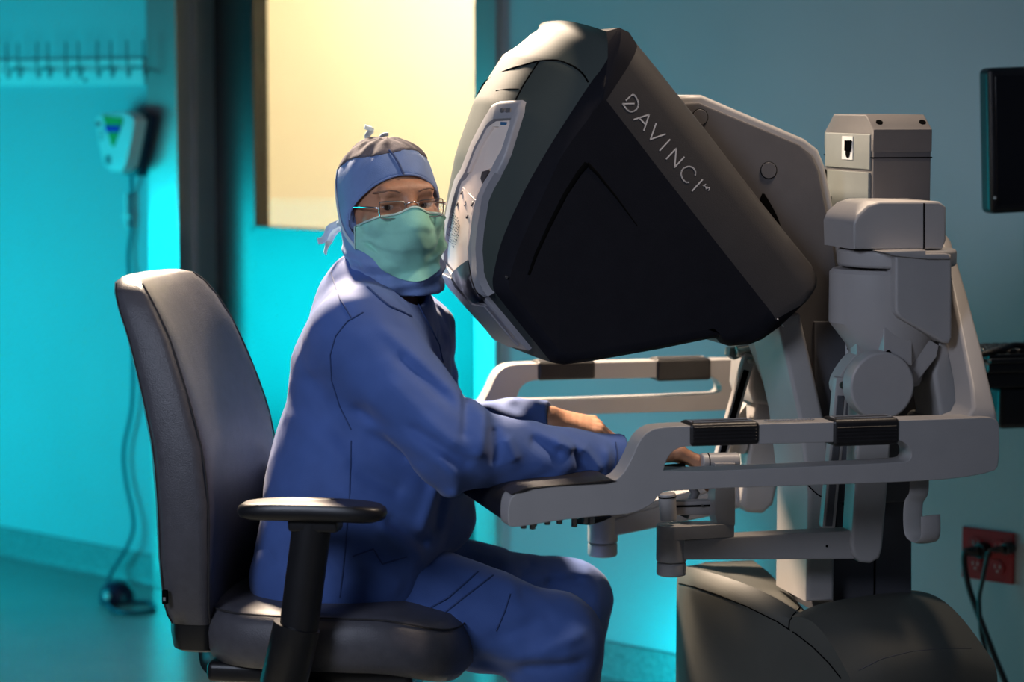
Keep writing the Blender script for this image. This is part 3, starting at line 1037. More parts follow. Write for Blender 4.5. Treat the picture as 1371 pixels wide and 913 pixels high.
# wrist plate over the elbow, rounded end
zp0, zp1 = at(899, 720, -.255).z, at(899, 702, -.255).z
bm = bm_new()
xe = at(978, 710, -.255).x
out = [(c0.x + rr0 * math.cos(t), -.255 + rr0 * math.sin(t)) for t in np.linspace(PI / 2, 3 * PI / 2, 14)] + [(xe, -.255 - rr0 * .75), (xe, -.255 + rr0 * .75)]
b_plate(bm, out, [], zp0, zp1, .004, 2, axis='Z')
finish('wrist_plate', bm, 'cream_plastic', m1, smooth=45)
plate('wrist_post', [(957, 620), (985, 620), (985, 704), (962, 706), (957, 690)], -.275, -.235, 'cream_plastic', m1, .003)
a_ = at(938, 619, -.255); b_ = at(988, 618, -.255)
cyl('wrist_motor', a_, b_, .0155, 'cream_plastic', m1, n=32, bev=.003)
cyl('motor_ring', lerp(a_, b_, .16), lerp(a_, b_, .19), .0158, 'seam', m1, n=32)
a_ = at(893, 660, -.265); b_ = at(895, 697, -.265)
cyl('grip_barrel', a_, b_, .0148, 'cream_plastic', m1, n=32, rb=.0135, bev=.003)
cyl('barrel_ring', lerp(a_, b_, .12), lerp(a_, b_, .16), .0151, 'seam', m1, n=32)
plate('wrist_bar', [(900, 672), (957, 670), (957, 690), (900, 690)], -.25, -.225, 'cream_plastic', m1, .003)
plate('wrist_bar_groove', [(902, 677), (957, 675.5), (957, 678), (902, 679.5)], -.2512, -.245, 'seam', m1, 0)
for x, y in ((904, 678), (940, 677)):
    p = at(x, y, -.2515)
    cyl('screw', p, p - Vector((0, .0015, 0)), .0024, 'metal_screw', m1, n=12)
# finger clutch the right hand closes on
def finger_grip(c, par, name='finger_grip'):
    bm = bm_new()
    b_cyl(bm, c + Vector((-.03, 0, -.010)), c + Vector((.035, 0, -.016)), .012, .009, n=20, bev=.003)
    for s in (-1, 1):
        b_box(bm, (-.03, -.004, -.010), (.03, .004, .010), .003, 2, Matrix.Translation(c + Vector((0.01, s * .016, -.012))) @ Matrix.Rotation(s * .25, 4, 'Z'))
    b_tube(bm, [c + Vector((.03, 0, -.016)), c + Vector((.05, 0, -.05)), c + Vector((.03, .0, -.09))], .008, 10)
    return finish(name, bm, 'grey_plastic', par)
finger_grip(at(893, 622, -.215), m1)

# gas strut beside the near joint
def strut(pa, pb, w, m2='column_grey'):
    a_, b_ = Vector(pa), Vector(pb)
    ax = (b_ - a_).normalized()
    L_ = (b_ - a_).length
    Z_ = ax; X_ = Vector((0, 1, 0)).cross(Z_).normalized(); Y_ = Z_.cross(X_)
    M_ = Matrix(((X_.x, Y_.x, Z_.x, a_.x), (X_.y, Y_.y, Z_.y, a_.y), (X_.z, Y_.z, Z_.z, a_.z), (0, 0, 0, 1)))
    bm = bm_new()
    b_box(bm, (-w / 2, -.010, -.012), (w / 2, .010, L_), .004, 2)
    bm.transform(M_)
    s_ = finish('counterbalance_strut', bm, 'cream_plastic', con)
    bm = bm_new()
    b_box(bm, (-w * .22, -.0115, .018), (w * .30, .009, L_ - .004), .001, 1)
    bm.transform(M_)
    finish('strut_channel', bm, m2, s_)
    bm = bm_new()
    b_cyl(bm, M_ @ Vector((0, -.010, 0)), M_ @ Vector((0, -.014, 0)), w * .26, n=16)
    finish('strut_pin', bm, 'metal_screw', s_)
    return s_
strut(at(1125, 514, -.30), at(1107, 706, -.29), .024)
# ---------------------------------------------------------------- far master arm
Yf = .20
c0 = at(807, 700, Yf); rr0 = (at(826.5, 700, Yf).x - at(787.5, 700, Yf).x) / 2
zt_, zc_, zb_ = at(807, 690, Yf).z, at(807, 725, Yf).z, at(807, 744, Yf).z
m2 = plate('master_arm', [(812, 697), (880, 676), (960, 655), (1000, 640), (1010, 655), (1005, 676), (960, 690), (880, 707), (815, 720)], Yf - .022, Yf + .022, 'cream_plastic', con, .006, 3)
cyl('elbow_drum', (c0.x, Yf, zc_), (c0.x, Yf, zt_), rr0, 'cream_plastic', m2, n=36, bev=.002)
cyl('elbow_cap', (c0.x, Yf, zb_), (c0.x, Yf, zc_ - .0012), rr0 - .0006, 'cream_plastic', m2, n=36, bev=.004)
plate('wrist_plate', [(788, 692), (800, 690), (930, 655), (960, 650), (960, 656), (880, 680), (815, 697), (790, 697)], Yf - .024, Yf + .02, 'cream_plastic', m2, .004)
plate('link_upper', [(1015, 520), (1040, 490), (1062, 470), (1062, 560), (1042, 650), (1036, 676), (1022, 688), (1003, 687), (993, 676), (995, 655)], Yf - .05, Yf + .04, 'cream_plastic', m2, .012, 4)
plate('shoulder_body', [(1008, 462), (1050, 440), (1072, 470), (1066, 560), (1040, 545), (1010, 540), (1003, 520)], Yf - .06, Yf + .06, 'cream_plastic', m2, .01, 3)
a_ = at(985, 470, Yf - .07); b_ = at(1015, 466, Yf - .07)
cyl('shoulder_pin', a_, b_, .010, 'metal_screw', m2, n=20, bev=.002)
plate('shoulder_tab', [(978, 466), (1000, 462), (1000, 476), (984, 482), (976, 476)], Yf - .06, Yf - .03, 'green_grey', m2, .003)
strut(at(1001, 482, Yf - .075), at(964, 612, Yf - .075), .022, 'seam')
plate('link_block', [(985, 560), (1000, 540), (1003, 600), (998, 608), (975, 608)], Yf - .05, Yf, 'cream_plastic', m2, .004)
finger_grip(at(800, 592, .14), m2)
# light upper wrist of the far arm, mostly hidden by the near rail
plate('wrist_post', [(930, 640), (950, 640), (950, 660), (930, 662)], Yf - .02, Yf + .02, 'cream_plastic', m2, .003)

# ================================================================== VIEWER HEAD
YH0, YH1 = -.205, -.255      # outer rim, side face
front = [(812, 42), (818, 52), (819, 66), (806, 91), (788, 115), (744, 183), (707, 246), (675, 314), (662, 360), (660, 383), (670, 401), (738, 485)]
FP = [at(x, y, YH0) for x, y in front]
fpts = catmull(FP, 8)
# resample evenly
def resample(pl, n):
    d = [0]
    for a, b in zip(pl, pl[1:]): d.append(d[-1] + (b - a).length)
    out = []
    j = 0
    for k in range(n):
        s = d[-1] * k / (n - 1)
        while j < len(d) - 2 and d[j + 1] < s: j += 1
        t = (s - d[j]) / max(d[j + 1] - d[j], 1e-9)
        out.append(pl[j].lerp(pl[j + 1], min(max(t, 0), 1)))
    return out
NS = 81
FL = resample(fpts, NS)
fx_ = np.array([[p.x, p.z] for p in FL])
tg = np.gradient(fx_, axis=0); tg /= np.linalg.norm(tg, axis=1)[:, None]
nrm = np.stack([tg[:, 1], -tg[:, 0]], 1)          # outward = away from the machine
cen = np.array([at(880, 280, -.2).x, at(880, 280, -.2).z])
for i in range(NS):
    if np.dot(nrm[i], fx_[i] - cen) < 0: nrm[i] *= -1
main_n = np.array([-.87, .49]); main_n /= np.linalg.norm(main_n)
sv = np.linspace(0, 1, NS)
for i in range(NS):
    w = np.clip((sv[i] - .60) / .12, 0, 1)
    nrm[i] = main_n * (1 - w) + nrm[i] * w
for _ in range(4):
    nrm[1:-1] = (nrm[:-2] + nrm[1:-1] * 2 + nrm[2:]) / 4
nrm /= np.linalg.norm(nrm, axis=1)[:, None]
bul = np.interp(sv, [0, .06, .15, .3, .45, .6, .70, .78, 1], [.045, .078, .100, .098, .076, .044, .017, .008, .002])
def head_pt(s, y, off=0.0):
    """point of the viewer head's front surface: s runs top to bottom, y across"""
    f = s * (NS - 1); i = int(min(max(math.floor(f), 0), NS - 2)); t = f - i
    b0 = fx_[i] * (1 - t) + fx_[i + 1] * t
    n0 = nrm[i] * (1 - t) + nrm[i + 1] * t
    bb = bul[i] * (1 - t) + bul[i + 1] * t
    q = b0 + n0 * (bb * (1 - abs(y / YH0) ** 2.7) + off)
    return Vector((q[0], y, q[1]))
gs = np.linspace(0, 1, 401); gy = np.linspace(-.205, .205, 165)
GP = []
for s in gs:
    f = s * (NS - 1); i = int(min(math.floor(f), NS - 2)); t = f - i
    b0 = fx_[i] * (1 - t) + fx_[i + 1] * t; n0 = nrm[i] * (1 - t) + nrm[i + 1] * t; bb = bul[i] * (1 - t) + bul[i + 1] * t
    q = b0[None] + n0[None] * (bb * (1 - np.abs(gy / YH0) ** 2.7))[:, None]
    GP.append(np.stack([q[:, 0], gy, q[:, 1]], 1))
GP = np.array(GP)
rel = GP - np.array(CAM)
dd = rel @ np.array(FW)
GX = CX + F_PX * (rel @ np.array(RT)) / dd; GY = CY - F_PX * (rel @ np.array(UP)) / dd
gN = np.cross(np.gradient(GP, axis=0), np.gradient(GP, axis=1))
outw = np.stack([np.interp(gs, sv, nrm[:, 0]), np.zeros(len(gs)), np.interp(gs, sv, nrm[:, 1])], 1)
gN *= np.sign((gN * outw[:, None, :]).sum(-1))[..., None]
hid = (gN * rel).sum(-1) > 0
GX[hid] = 1e6
def sy(px, py):
    k = np.argmin((GX - px) ** 2 + (GY - py) ** 2)
    return gs[k // len(gy)], gy[k % len(gy)]

ins_px = [(675, 138), (704, 136), (703, 151), (685, 208), (673, 232), (660, 253), (649, 272), (644, 295), (639, 337), (640, 366), (648, 387), (712, 466), (690, 461), (668, 450), (600, 368), (592, 352), (593, 338), (598, 306), (606, 271), (613, 243), (622, 229), (636, 194), (654, 158), (664, 143)]
ins = [sy(*p) for p in ins_px]
def inpoly(q, poly):
    c = False
    n = len(poly)
    for i in range(n):
        (x1, y1), (x2, y2) = poly[i], poly[(i + 1) % n]
        if (y1 > q[1]) != (y2 > q[1]) and q[0] < (x2 - x1) * (q[1] - y1) / (y2 - y1) + x1: c = not c
    return c
cen_i = (sum(p[0] for p in ins) / len(ins), sum(p[1] for p in ins) / len(ins))
def scaled(poly, k, c=None):
    c = c or (sum(p[0] for p in poly) / len(poly), sum(p[1] for p in poly) / len(poly))
    return [(c[0] + (p[0] - c[0]) * k, c[1] + (p[1] - c[1]) * k) for p in poly]
bm = bm_new()
NY = 40
ys = np.linspace(YH0, -YH0, NY + 1)
gridv = [[bm.verts.new(head_pt(s, y)) for y in ys] for s in sv]
hole = scaled(ins, .93)
for i in range(NS - 1):
    for j in range(NY):
        if inpoly(((sv[i] + sv[i + 1]) / 2, (ys[j] + ys[j + 1]) / 2), hole): continue
        bm.faces.new((gridv[i][j], gridv[i][j + 1], gridv[i + 1][j + 1], gridv[i + 1][j]))
bmesh.ops.delete(bm, geom=[v for v in bm.verts if not v.link_faces], context='VERTS')
head = finish('viewer_head', bm, 'shell_dark', con, smooth=60, wn=False)

# closed rim: front edge, underside, back, top
inner_front = [(808, 129), (808, 130), (807, 133), (800, 143), (784, 164), (753, 208), (728, 260), (698, 324), (684, 366), (682, 384), (690, 396), (750, 470)]
IF = resample(catmull([at(x, y, YH1) for x, y in inner_front], 8), NS)
outer_b = [(752, 488), (790, 483), (880, 467), (948, 453), (958, 452), (964, 459), (975, 463), (1000, 461), (1015, 455), (1040, 437)]
inner_b = [(762, 473), (793, 469), (878, 454), (948, 441), (956, 440), (963, 446), (975, 450), (998, 448), (1012, 443), (1030, 431)]
outer_k = [(1084, 393), (1092, 380), (1093, 370), (1086, 354), (1020, 272), (940, 168), (870, 80), (852, 58), (842, 43), (829, 37)]
inner_k = [(1038, 428), (1037, 425), (1035, 421), (1029, 413), (965, 332), (886, 231), (824, 150), (812, 134), (810, 131), (809, 130)]
O = [Vector((p.x, YH0, p.z)) for p in FL] + [at(x, y, YH0) for x, y in outer_b] + [at(x, y, YH0) for x, y in outer_k]
I_ = IF + [at(x, y, YH1) for x, y in inner_b] + [at(x, y, YH1) for x, y in inner_k]
typ = ['f'] * NS + ['b'] * len(outer_b) + ['k'] * len(outer_k)
PR = {'f': [(0, 0), (.20, .42), (.42, .70), (.70, .90), (1, 1)], 'b': [(0, 0), (.06, .3), (.18, .6), (.45, .88), (1, 1)], 'k': [(0, 0), (.06, .36), (.20, .68), (.42, .9), (1, 1)]}
def rimpt(i, lev, sgn):
    fi, fd = PR[typ[i]][lev]
    x = O[i].x + (I_[i].x - O[i].x) * fi; z = O[i].z + (I_[i].z - O[i].z) * fi
    y = YH0 + (YH1 - YH0) * fd
    return (x, y * sgn, z)
NO = len(O)
for sgn in (1, -1):
    bs = bm_new(); bk = bm_new()
    V_s = [[bs.verts.new(rimpt(i, l, sgn)) for i in range(NO)] for l in range(5)]
    V_k = [[bk.verts.new(rimpt(i, l, sgn)) for i in range(NO)] for l in range(5)]
    for i in range(NO):
        j = (i + 1) % NO
        band = typ[i] == 'k' and typ[j] == 'k' and i < NO - 3
        for l in range(4):
            B_, V_ = (bk, V_k) if band else (bs, V_s)
            B_.faces.new((V_[l][i], V_[l][j], V_[l + 1][j], V_[l + 1][i]))
    bs.faces.new(V_s[4])
    bmesh.ops.triangulate(bs, faces=[f for f in bs.faces if len(f.verts) > 4])
    for B_ in (bs, bk):
        bmesh.ops.delete(B_, geom=[v for v in B_.verts if not v.link_faces], context='VERTS')
        bmesh.ops.remove_doubles(B_, verts=B_.verts[:], dist=1e-5)
    finish('side_panel', bs, 'panel_dark', head, smooth=40)
    finish('side_band', bk, 'band_dark', head, smooth=50)
# back and underside skin between the two rims
bm = bm_new()
R1 = [bm.verts.new((O[i].x, YH0, O[i].z)) for i in range(NS - 1, NO)] + [bm.verts.new((O[0].x, YH0, O[0].z))]
Rm = [bm.verts.new((v.co.x, 0, v.co.z)) for v in R1]
R2 = [bm.verts.new((v.co.x, -YH0, v.co.z)) for v in R1]
for k in range(len(R1) - 1):
    bm.faces.new((R1[k], R1[k + 1], Rm[k + 1], Rm[k])); bm.faces.new((Rm[k], Rm[k + 1], R2[k + 1], R2[k]))
finish('rear_cover', bm, 'band_dark', head, smooth=50)

# pressed-in lines of the near side panel
def groove(name, pts, w0, w1, par=head):
    P3 = [at(x, y, YH1 - .0004) for x, y in pts]
    rs = [w0 + (w1 - w0) * i / (len(P3) - 1) for i in range(len(P3))]
    return tube(name, P3, w0, 'seam', par, 8, rs=rs, sx=1, sy=.3, ref=(1, 0, .6))
groove('panel_groove', [(786, 219), (775, 232), (757, 260), (735, 303), (718, 340), (708, 368)], .0050, .0022)
groove('panel_groove', [(786, 219), (800, 233), (825, 264), (853, 302)], .0034, .0008)
p = at(678, 371, YH1)
cyl('rivet', p, p - Vector((0, .003, 0)), .0022, 'metal_screw', head, n=12)
p = at(1039, 345, -.25)
cyl('rivet', p + Vector((0, .01, 0)), p + Vector((0, .001, 0)), .0016, 'seam', head, n=12)
# bright edge at the band's lower corner
tube('band_joint', [at(1041, 427, YH1 - .001), at(1049, 437, -.222)], .0012, 'letter', head, 6)

# seams on the front shell
def on_head(name, pts, r, m='seam', n=6, off=.0):
    return tube(name, [head_pt(*sy(x, y), off) for x, y in pts], r, m, head, n, smoothn=4)
on_head('shell_seam', [(633, 124), (652, 108), (680, 94), (705, 86), (722, 82), (745, 81), (766, 88), (780, 99), (788, 111)], .0016)
on_head('shell_seam', [(722, 82), (710, 99), (700, 115), (690, 134)], .0016)
on_head('shell_seam', [(664, 121), (680, 119), (695, 119)], .0009)

# ---- viewer insert: grey surround, cream recess, controls
def surf_poly(name, poly, off0, off1, m, par=head, bev_in=.0, res=None):
    """a panel that follows the head's front surface; poly in (s,y); off = height above the shell"""
    bm = bm_new()
    n = len(poly)
    v_ = [bm.verts.new((s * .56, y, 0)) for s, y in poly]
    bmesh.ops.triangle_fill(bm, edges=[bm.edges.new((v_[i], v_[(i + 1) % n])) for i in range(n)], use_beauty=True)
    for _ in range(3):
        lng = [e for e in bm.edges if e.calc_length() > .012]
        if lng: bmesh.ops.subdivide_edges(bm, edges=lng, cuts=1)
    bmesh.ops.triangulate(bm, faces=bm.faces[:])
    r = bmesh.ops.extrude_face_region(bm, geom=bm.faces[:])
    up_ = {v for v in r['geom'] if isinstance(v, bmesh.types.BMVert)}
    for v in bm.verts:
        v.co = head_pt(v.co.x / .56, v.co.y, off1 if v in up_ else off0)
    return finish(name, bm, m, par, smooth=30)
def pxpoly(pts): return [sy(*p) for p in pts]
def surf_ring(name, poly, inner, off0, off1, off2, m, par=head):
    """raised surround between two outlines of equal count: outer at off0, crest off1, inner wall down to off2"""
    rows = [(poly, off0), (poly, off1 * .7), ([(a[0] * .75 + b[0] * .25, a[1] * .75 + b[1] * .25) for a, b in zip(poly, inner)], off1), (inner, off1), (inner, off2)]
    bm = bm_new()
    b_loft(bm, [[head_pt(s, y, o_) for s, y in pl] for pl, o_ in rows], True, False)
    return finish(name, bm, m, par, smooth=40)
insd = []
for i in range(len(ins_px)):
    a, b = ins_px[i], ins_px[(i + 1) % len(ins_px)]
    insd += [a, ((a[0] + b[0]) / 2, (a[1] + b[1]) / 2)]
outer_s = pxpoly(insd)
# inner outline of the surround
inr_px = [(668, 163), (691, 162), (689, 170), (677, 205), (667, 226), (655, 247), (644, 269), (639, 294), (634, 335), (634, 360), (640, 382), (660, 405), (650, 402), (640, 396), (612, 368), (601, 352), (601, 340), (605, 308), (612, 274), (620, 248), (629, 234), (642, 200), (655, 175), (662, 166)]
inrd = []
for i in range(len(inr_px)):
    a, b = inr_px[i], inr_px[(i + 1) % len(inr_px)]
    inrd += [a, ((a[0] + b[0]) / 2, (a[1] + b[1]) / 2)]
inner_s = pxpoly(inrd)
surf_ring('viewer_surround', outer_s, inner_s, -.004, .010, -.030, 'viewer_grey')
surf_poly('viewer_panel', scaled(inner_s, 1.02), -.05, .002, 'viewer_cream')
# eyepiece hollow: a cream slope falling away at the top of the insert
surf_poly('eyepiece_slope', pxpoly([(668, 165), (689, 164), (687, 170), (674, 206), (663, 226), (655, 231), (652, 222), (655, 205), (664, 184), (672, 172), (664, 172), (652, 190), (640, 216), (633, 232), (628, 233), (641, 202), (656, 174)]), -.012, .006, 'viewer_cream')
surf_poly('control_panel', pxpoly([(622, 246), (640, 236), (655, 230), (659, 236), (648, 252), (640, 268), (634, 294), (630, 334), (630, 352), (614, 364), (604, 352), (604, 340), (608, 308), (614, 276)]), -.012, .006, 'viewer_cream')
surf_poly('lip', pxpoly([(671, 236), (662, 253), (654, 270), (650, 296), (646, 336), (648, 362), (662, 392), (650, 388), (641, 366), (640, 336), (645, 295), (650, 272), (660, 253)]), -.004, .013, 'viewer_grey')
surf_poly('dark_slot', pxpoly([(652, 233), (660, 231), (656, 241), (651, 249), (650, 242)]), -.010, .009, 'button_dark')
for (x, y) in ((622.5, 260), (616.5, 275.5), (636.8, 275.5), (630, 291.5)):
    s_, y_ = sy(x, y)
    c = head_pt(s_, y_, .005); c2 = head_pt(s_, y_, .0075)
    cyl('button', c, c2, .0042, 'button_dark', head, n=16, bev=.0008)
s_, y_ = sy(627, 273)
cyl('figure_mark', head_pt(s_, y_, .0055), head_pt(s_, y_, .0066), .0022, 'button_dark', head, n=12)
s_, y_ = sy(626.5, 277)
cyl('figure_mark', head_pt(s_, y_, .0055), head_pt(s_, y_, .0066), .0030, 'button_dark', head, n=6)
tube('panel_line', [head_pt(*sy(x, y), .0062) for x, y in ((622, 252), (634, 264), (643, 272))], .0005, 'viewer_grey', head, 5)
# perforated speaker grille
bm = bm_new()
gp = [(608, 281), (613, 287), (618, 296), (620, 308), (618, 318), (614, 331), (611, 335), (606, 326), (603, 316), (604, 300)]
for iy in range(22):
    for ix in range(11):
        x = 601 + ix * 2.1 + (iy % 2) * 1.05; y = 281 + iy * 2.6
        if inpoly((x, y), gp):
            s_, y_ = sy(x, y)
            b_cyl(bm, head_pt(s_, y_, .0055), head_pt(s_, y_, .0066), .0010, n=6)
gr = finish('speaker_grille', bm, 'button_dark', head, smooth=0)
gr['kind'] = 'stuff'
# dark touch screen under the controls
surf_poly('touch_screen', pxpoly([(613, 367), (635, 350), (638, 366), (654, 396), (641, 400), (630, 388)]), -.012, .012, 'screen_black')
surf_poly('chin_panel', pxpoly([(600, 366), (612, 371), (638, 402), (655, 404), (700, 458), (690, 459), (668, 448), (620, 394)]), -.004, .012, 'viewer_grey')
# raised maker's wording and a small blue label at the top of the surround
for k in range(7):
    x = 677 + k * 2.1
    surf_poly('embossed_mark', pxpoly([(x, 149.5 - k * .12), (x + 1.1, 149.4 - k * .12), (x + .6, 154.5 - k * .12), (x - .4, 154.6 - k * .12)]), .006, .0112, 'grey_plastic')
surf_poly('label_strip', pxpoly([(675, 166.2), (683, 166), (682.3, 169.8), (674.3, 170)]), .0, .0075, 'label_blue')

# ---------------------------------------------------------------- lettering on the near band
def band_pt(px, py):
    """point on the near band's flat: plane through its inner edge and outer bend"""
    a = Vector(rimpt(NS + len(outer_b) + 4, 4, 1)); b = Vector(rimpt(NS + len(outer_b) + 6, 4, 1)); c = Vector(rimpt(NS + len(outer_b) + 5, 3, 1))
    n_ = (b - a).cross(c - a).normalized()
    d = ray(px, py)
    t = (a - CAM).dot(n_) / d.dot(n_)
    if n_.y > 0: n_ = -n_
    return CAM + d * t, n_
def letter(name, strokes, wgt):
    """flat bars along strokes given on the photograph's 5.707x enlargement of the band"""
    bm = bm_new()
    for st_ in strokes:
        P3 = [band_pt(820 + x / 5.707, 110 + y / 5.707)[0] for x, y in st_]
        n_ = band_pt(900, 200)[1]
        if len(P3) > 5: P3 = catmull(P3, 3)
        for a, b in zip(P3, P3[1:]):
            d = (b - a).normalized(); sd = n_.cross(d) * wgt
            a2, b2 = a - d * wgt * .7, b + d * wgt * .7
            vs4 = [a2 - sd, b2 - sd, b2 + sd, a2 + sd]
            lo_ = [bm.verts.new(q - n_ * .002) for q in vs4]; hi_ = [bm.verts.new(q + n_ * .0004) for q in vs4]
            bm.faces.new(hi_); bm.faces.new(lo_[::-1])
            for i in range(4): bm.faces.new((lo_[i], lo_[(i + 1) % 4], hi_[(i + 1) % 4], hi_[i]))
    return finish(name, bm, 'letter', head, smooth=0)
for ch, st_ in (('d', [[(105, 138), (155, 95), (185, 125), (198, 165), (185, 205), (150, 225), (115, 212), (78, 165)], [(78, 165), (165, 163)]]),
                ('a', [[(165, 285), (280, 247), (240, 368)], [(205, 273), (249, 320)]]),
                ('v', [[(333, 315), (290, 437), (402, 398)]]),
                ('i', [[(438, 440), (362, 522)]]),
                ('n', [[(412, 585), (487, 507), (475, 650), (547, 573)]]),
                ('c', [[(632, 708), (633, 680), (610, 650), (575, 645), (540, 662), (525, 695), (535, 735), (560, 762), (582, 765)]]),
                ('i', [[(687, 745), (610, 830)]])):
    letter('letter', st_, .00115)
letter('trademark_sign', [[(694, 792), (713, 779)], [(703, 786), (713, 806)], [(714, 816), (721, 795), (726, 812), (743, 803), (735, 828)]], .0006)

# ================================================================== OFFICE CHAIR
CH_ROT = math.radians(-23.5)
seat_c = at(452, 850, -.10) + Vector((.015, 0, 0))
seat_top = at(430, 808, -.22).z
ch = thing('office_chair', 'dark grey upholstered swivel chair with black armrests under the seated person', 'chair', (seat_c.x, seat_c.y, 0), CH_ROT)
def cl_(p):      # room -> chair coordinates
    return MW[ch].inverted() @ Vector(p)
zs = seat_top
# seat cushion: waterfall front, rounded rim (x forward)
def superring(cx_, cy_, ax, ay, z, n=48, e=3.2):
    out = []
    for k in range(n):
        t = 2 * PI * k / n
        c, s_ = math.cos(t), math.sin(t)
        out.append((cx_ + ax * math.copysign(abs(c) ** (2 / e), c), cy_ + ay * math.copysign(abs(s_) ** (2 / e), s_), z))
    return out
bm = bm_new()
SX, SY = .222, .24
R = []
for (k, dz) in ((.80, -.098), (.93, -.092), (.985, -.070), (1.0, -.045), (.985, -.022), (.94, -.006), (.85, 0), (.5, .002)):
    r = superring(0, 0, SX * k, SY * k, zs + dz)
    r = [(x, y, z - (.055 * max(0, (x - .08) / .155) ** 2)) for x, y, z in r]
    R.append(r)
b_loft(bm, R)
seat = finish('seat', bm, 'chair_vinyl', ch, local=True, smooth=60, wn=False)
bm = bm_new()
rr_ = superring(0, 0, SX * .95, SY * .95, zs - .004)
rr_ = [(x, y, z - (.055 * max(0, (x - .08) / .155) ** 2)) for x, y, z in rr_]
b_tube(bm, [rr_[(i) % 48] for i in range(49)], .0016, 6, False)
finish('seat_seam', bm, 'thread', seat, local=True, smooth=60)
box('seat_pan', (-.19, -.19, zs - .125), (.15, .19, zs - .09), 'black_plastic', ch, .012, 3, local=True)
box('tilt_mechanism', (-.10, -.10, zs - .175), (.12, .10, zs - .12), 'black_plastic', ch, .012, 3, local=True)
cyl('gas_column', (0, 0, .10), (0, 0, zs - .16), .028, 'black_plastic', ch, n=24, local=True)
cyl('column_sleeve', (0, 0, .09), (0, 0, .24), .036, 'black_plastic', ch, n=24, bev=.004, local=True)
for k in range(5):
    t = 2 * PI * k / 5 + .3
    d = Vector((math.cos(t), math.sin(t), 0))
    lg = tube('base_leg', [d * .03 + Vector((0, 0, .125)), d * .18 + Vector((0, 0, .11)), d * .31 + Vector((0, 0, .085))], .02, 'black_plastic', ch, 10, local=True, rs=[.03, .022, .016])
    n_ = Vector((-d.y, d.x, 0))
    for s in (-1, 1):
        c = d * .31 + Vector((0, 0, .03)) + n_ * s * .014
        cyl('caster_wheel', c - n_ * .009, c + n_ * .009, .030, 'black_plastic', lg, n=24, bev=.004, local=True)
    cyl('caster_stem', d * .31 + Vector((0, 0, .03)), d * .31 + Vector((0, 0, .09)), .007, 'black_plastic', lg, n=10, local=True)

# backrest: thick curved cushion, leaning back; coordinates from its side outline
# rows: (height, rear x, front x, half width)
def bx(px, py, Y=-.27):
    p = at(px, py, Y); return p
b_bot = zs + .0
rows = [(0.0, -0.275, -0.19, 0.195, 0), (0.03, -0.283, -0.186, 0.212, 0), (0.11, -0.287, -0.18, 0.226, 0), (0.2, -0.289, -0.178, 0.23, 0), (0.29, -0.297, -0.19, 0.226, 0), (0.38, -0.317, -0.218, 0.214, 0), (0.46, -0.341, -0.25, 0.196, 0), (0.505, -0.359, -0.276, 0.182, 0), (0.53, -0.368, -0.295, 0.168, 0), (0.546, -0.371, -0.312, 0.15, 0), (0.552, -0.366, -0.33, 0.12, 0)]
bm = bm_new()
R = []
zb0 = zs - .030
for (h, xr_, xf, hw_, _) in rows:
    xm = (xr_ + xf) / 2; th = (xf - xr_) / 2
    ring_ = []
    n = 44
    for k in range(n):
        t = 2 * PI * k / n
        c, s_ = math.cos(t), math.sin(t)
        x = th * math.copysign(abs(c) ** .45, c); y = hw_ * math.copysign(abs(s_) ** .38, s_)
        wrap = -.030 * (1 - (y / hw_) ** 2) * (1 if c > 0 else .75)     # hollow for the back
        ring_.append((xm + x + wrap + .022, y, zb0 + h))
    R.append(ring_)
b_loft(bm, R)
back = finish('backrest', bm, 'chair_vinyl', ch, local=True, smooth=60, wn=False)
for k_ in (29, 37, 7, 15):
    P3 = [Vector(r_[k_]) for r_ in R[:10]]
    sg = -1 if k_ > 22 else 1
    tube('piping_seam', [p_ + Vector((0, sg * .0006, 0)) for p_ in P3], .0016, 'thread', back, 6, local=True, smoothn=3)
bm = bm_new()
lo_ring = [(x, y, z) for x, y, z in R[0]]
mx_ = sum(p[0] for p in lo_ring) / len(lo_ring)
def sc(r, k, z): return [(mx_ + (p[0] - mx_) * k, p[1] * k, z) for p in r]
b_loft(bm, [sc(lo_ring, .82, zb0 - .052), sc(lo_ring, .94, zb0 - .044), sc(lo_ring, .985, zb0 - .02), sc(lo_ring, .985, zb0 + .006)])
finish('backrest_foot', bm, 'black_plastic', ch, local=True, smooth=50)
yn = -rows[2][3] - .001
box('fabric_tag', (-.248, yn - .002, zb0 + .040), (-.240, yn + .006, zb0 + .062), 'seam', back, 0, local=True)
box('tag_mark', (-.246, yn - .0026, zb0 + .045), (-.242, yn, zb0 + .051), 'viewer_grey', back, 0, local=True)
# bent steel strap carrying the backrest
bm = bm_new()
b_tube(bm, catmull([(-.248, 0, zb0 - .03), (-.248, 0, zb0 - .09), (-.238, 0, zb0 - .115), (-.21, 0, zb0 - .128), (-.12, 0, zb0 - .13), (0, 0, zb0 - .125)], 6), .028, 12, True, .14, 1.0, ref=(1, 0, .3))
finish('back_strap', bm, 'chair_steel', ch, local=True, smooth=50)
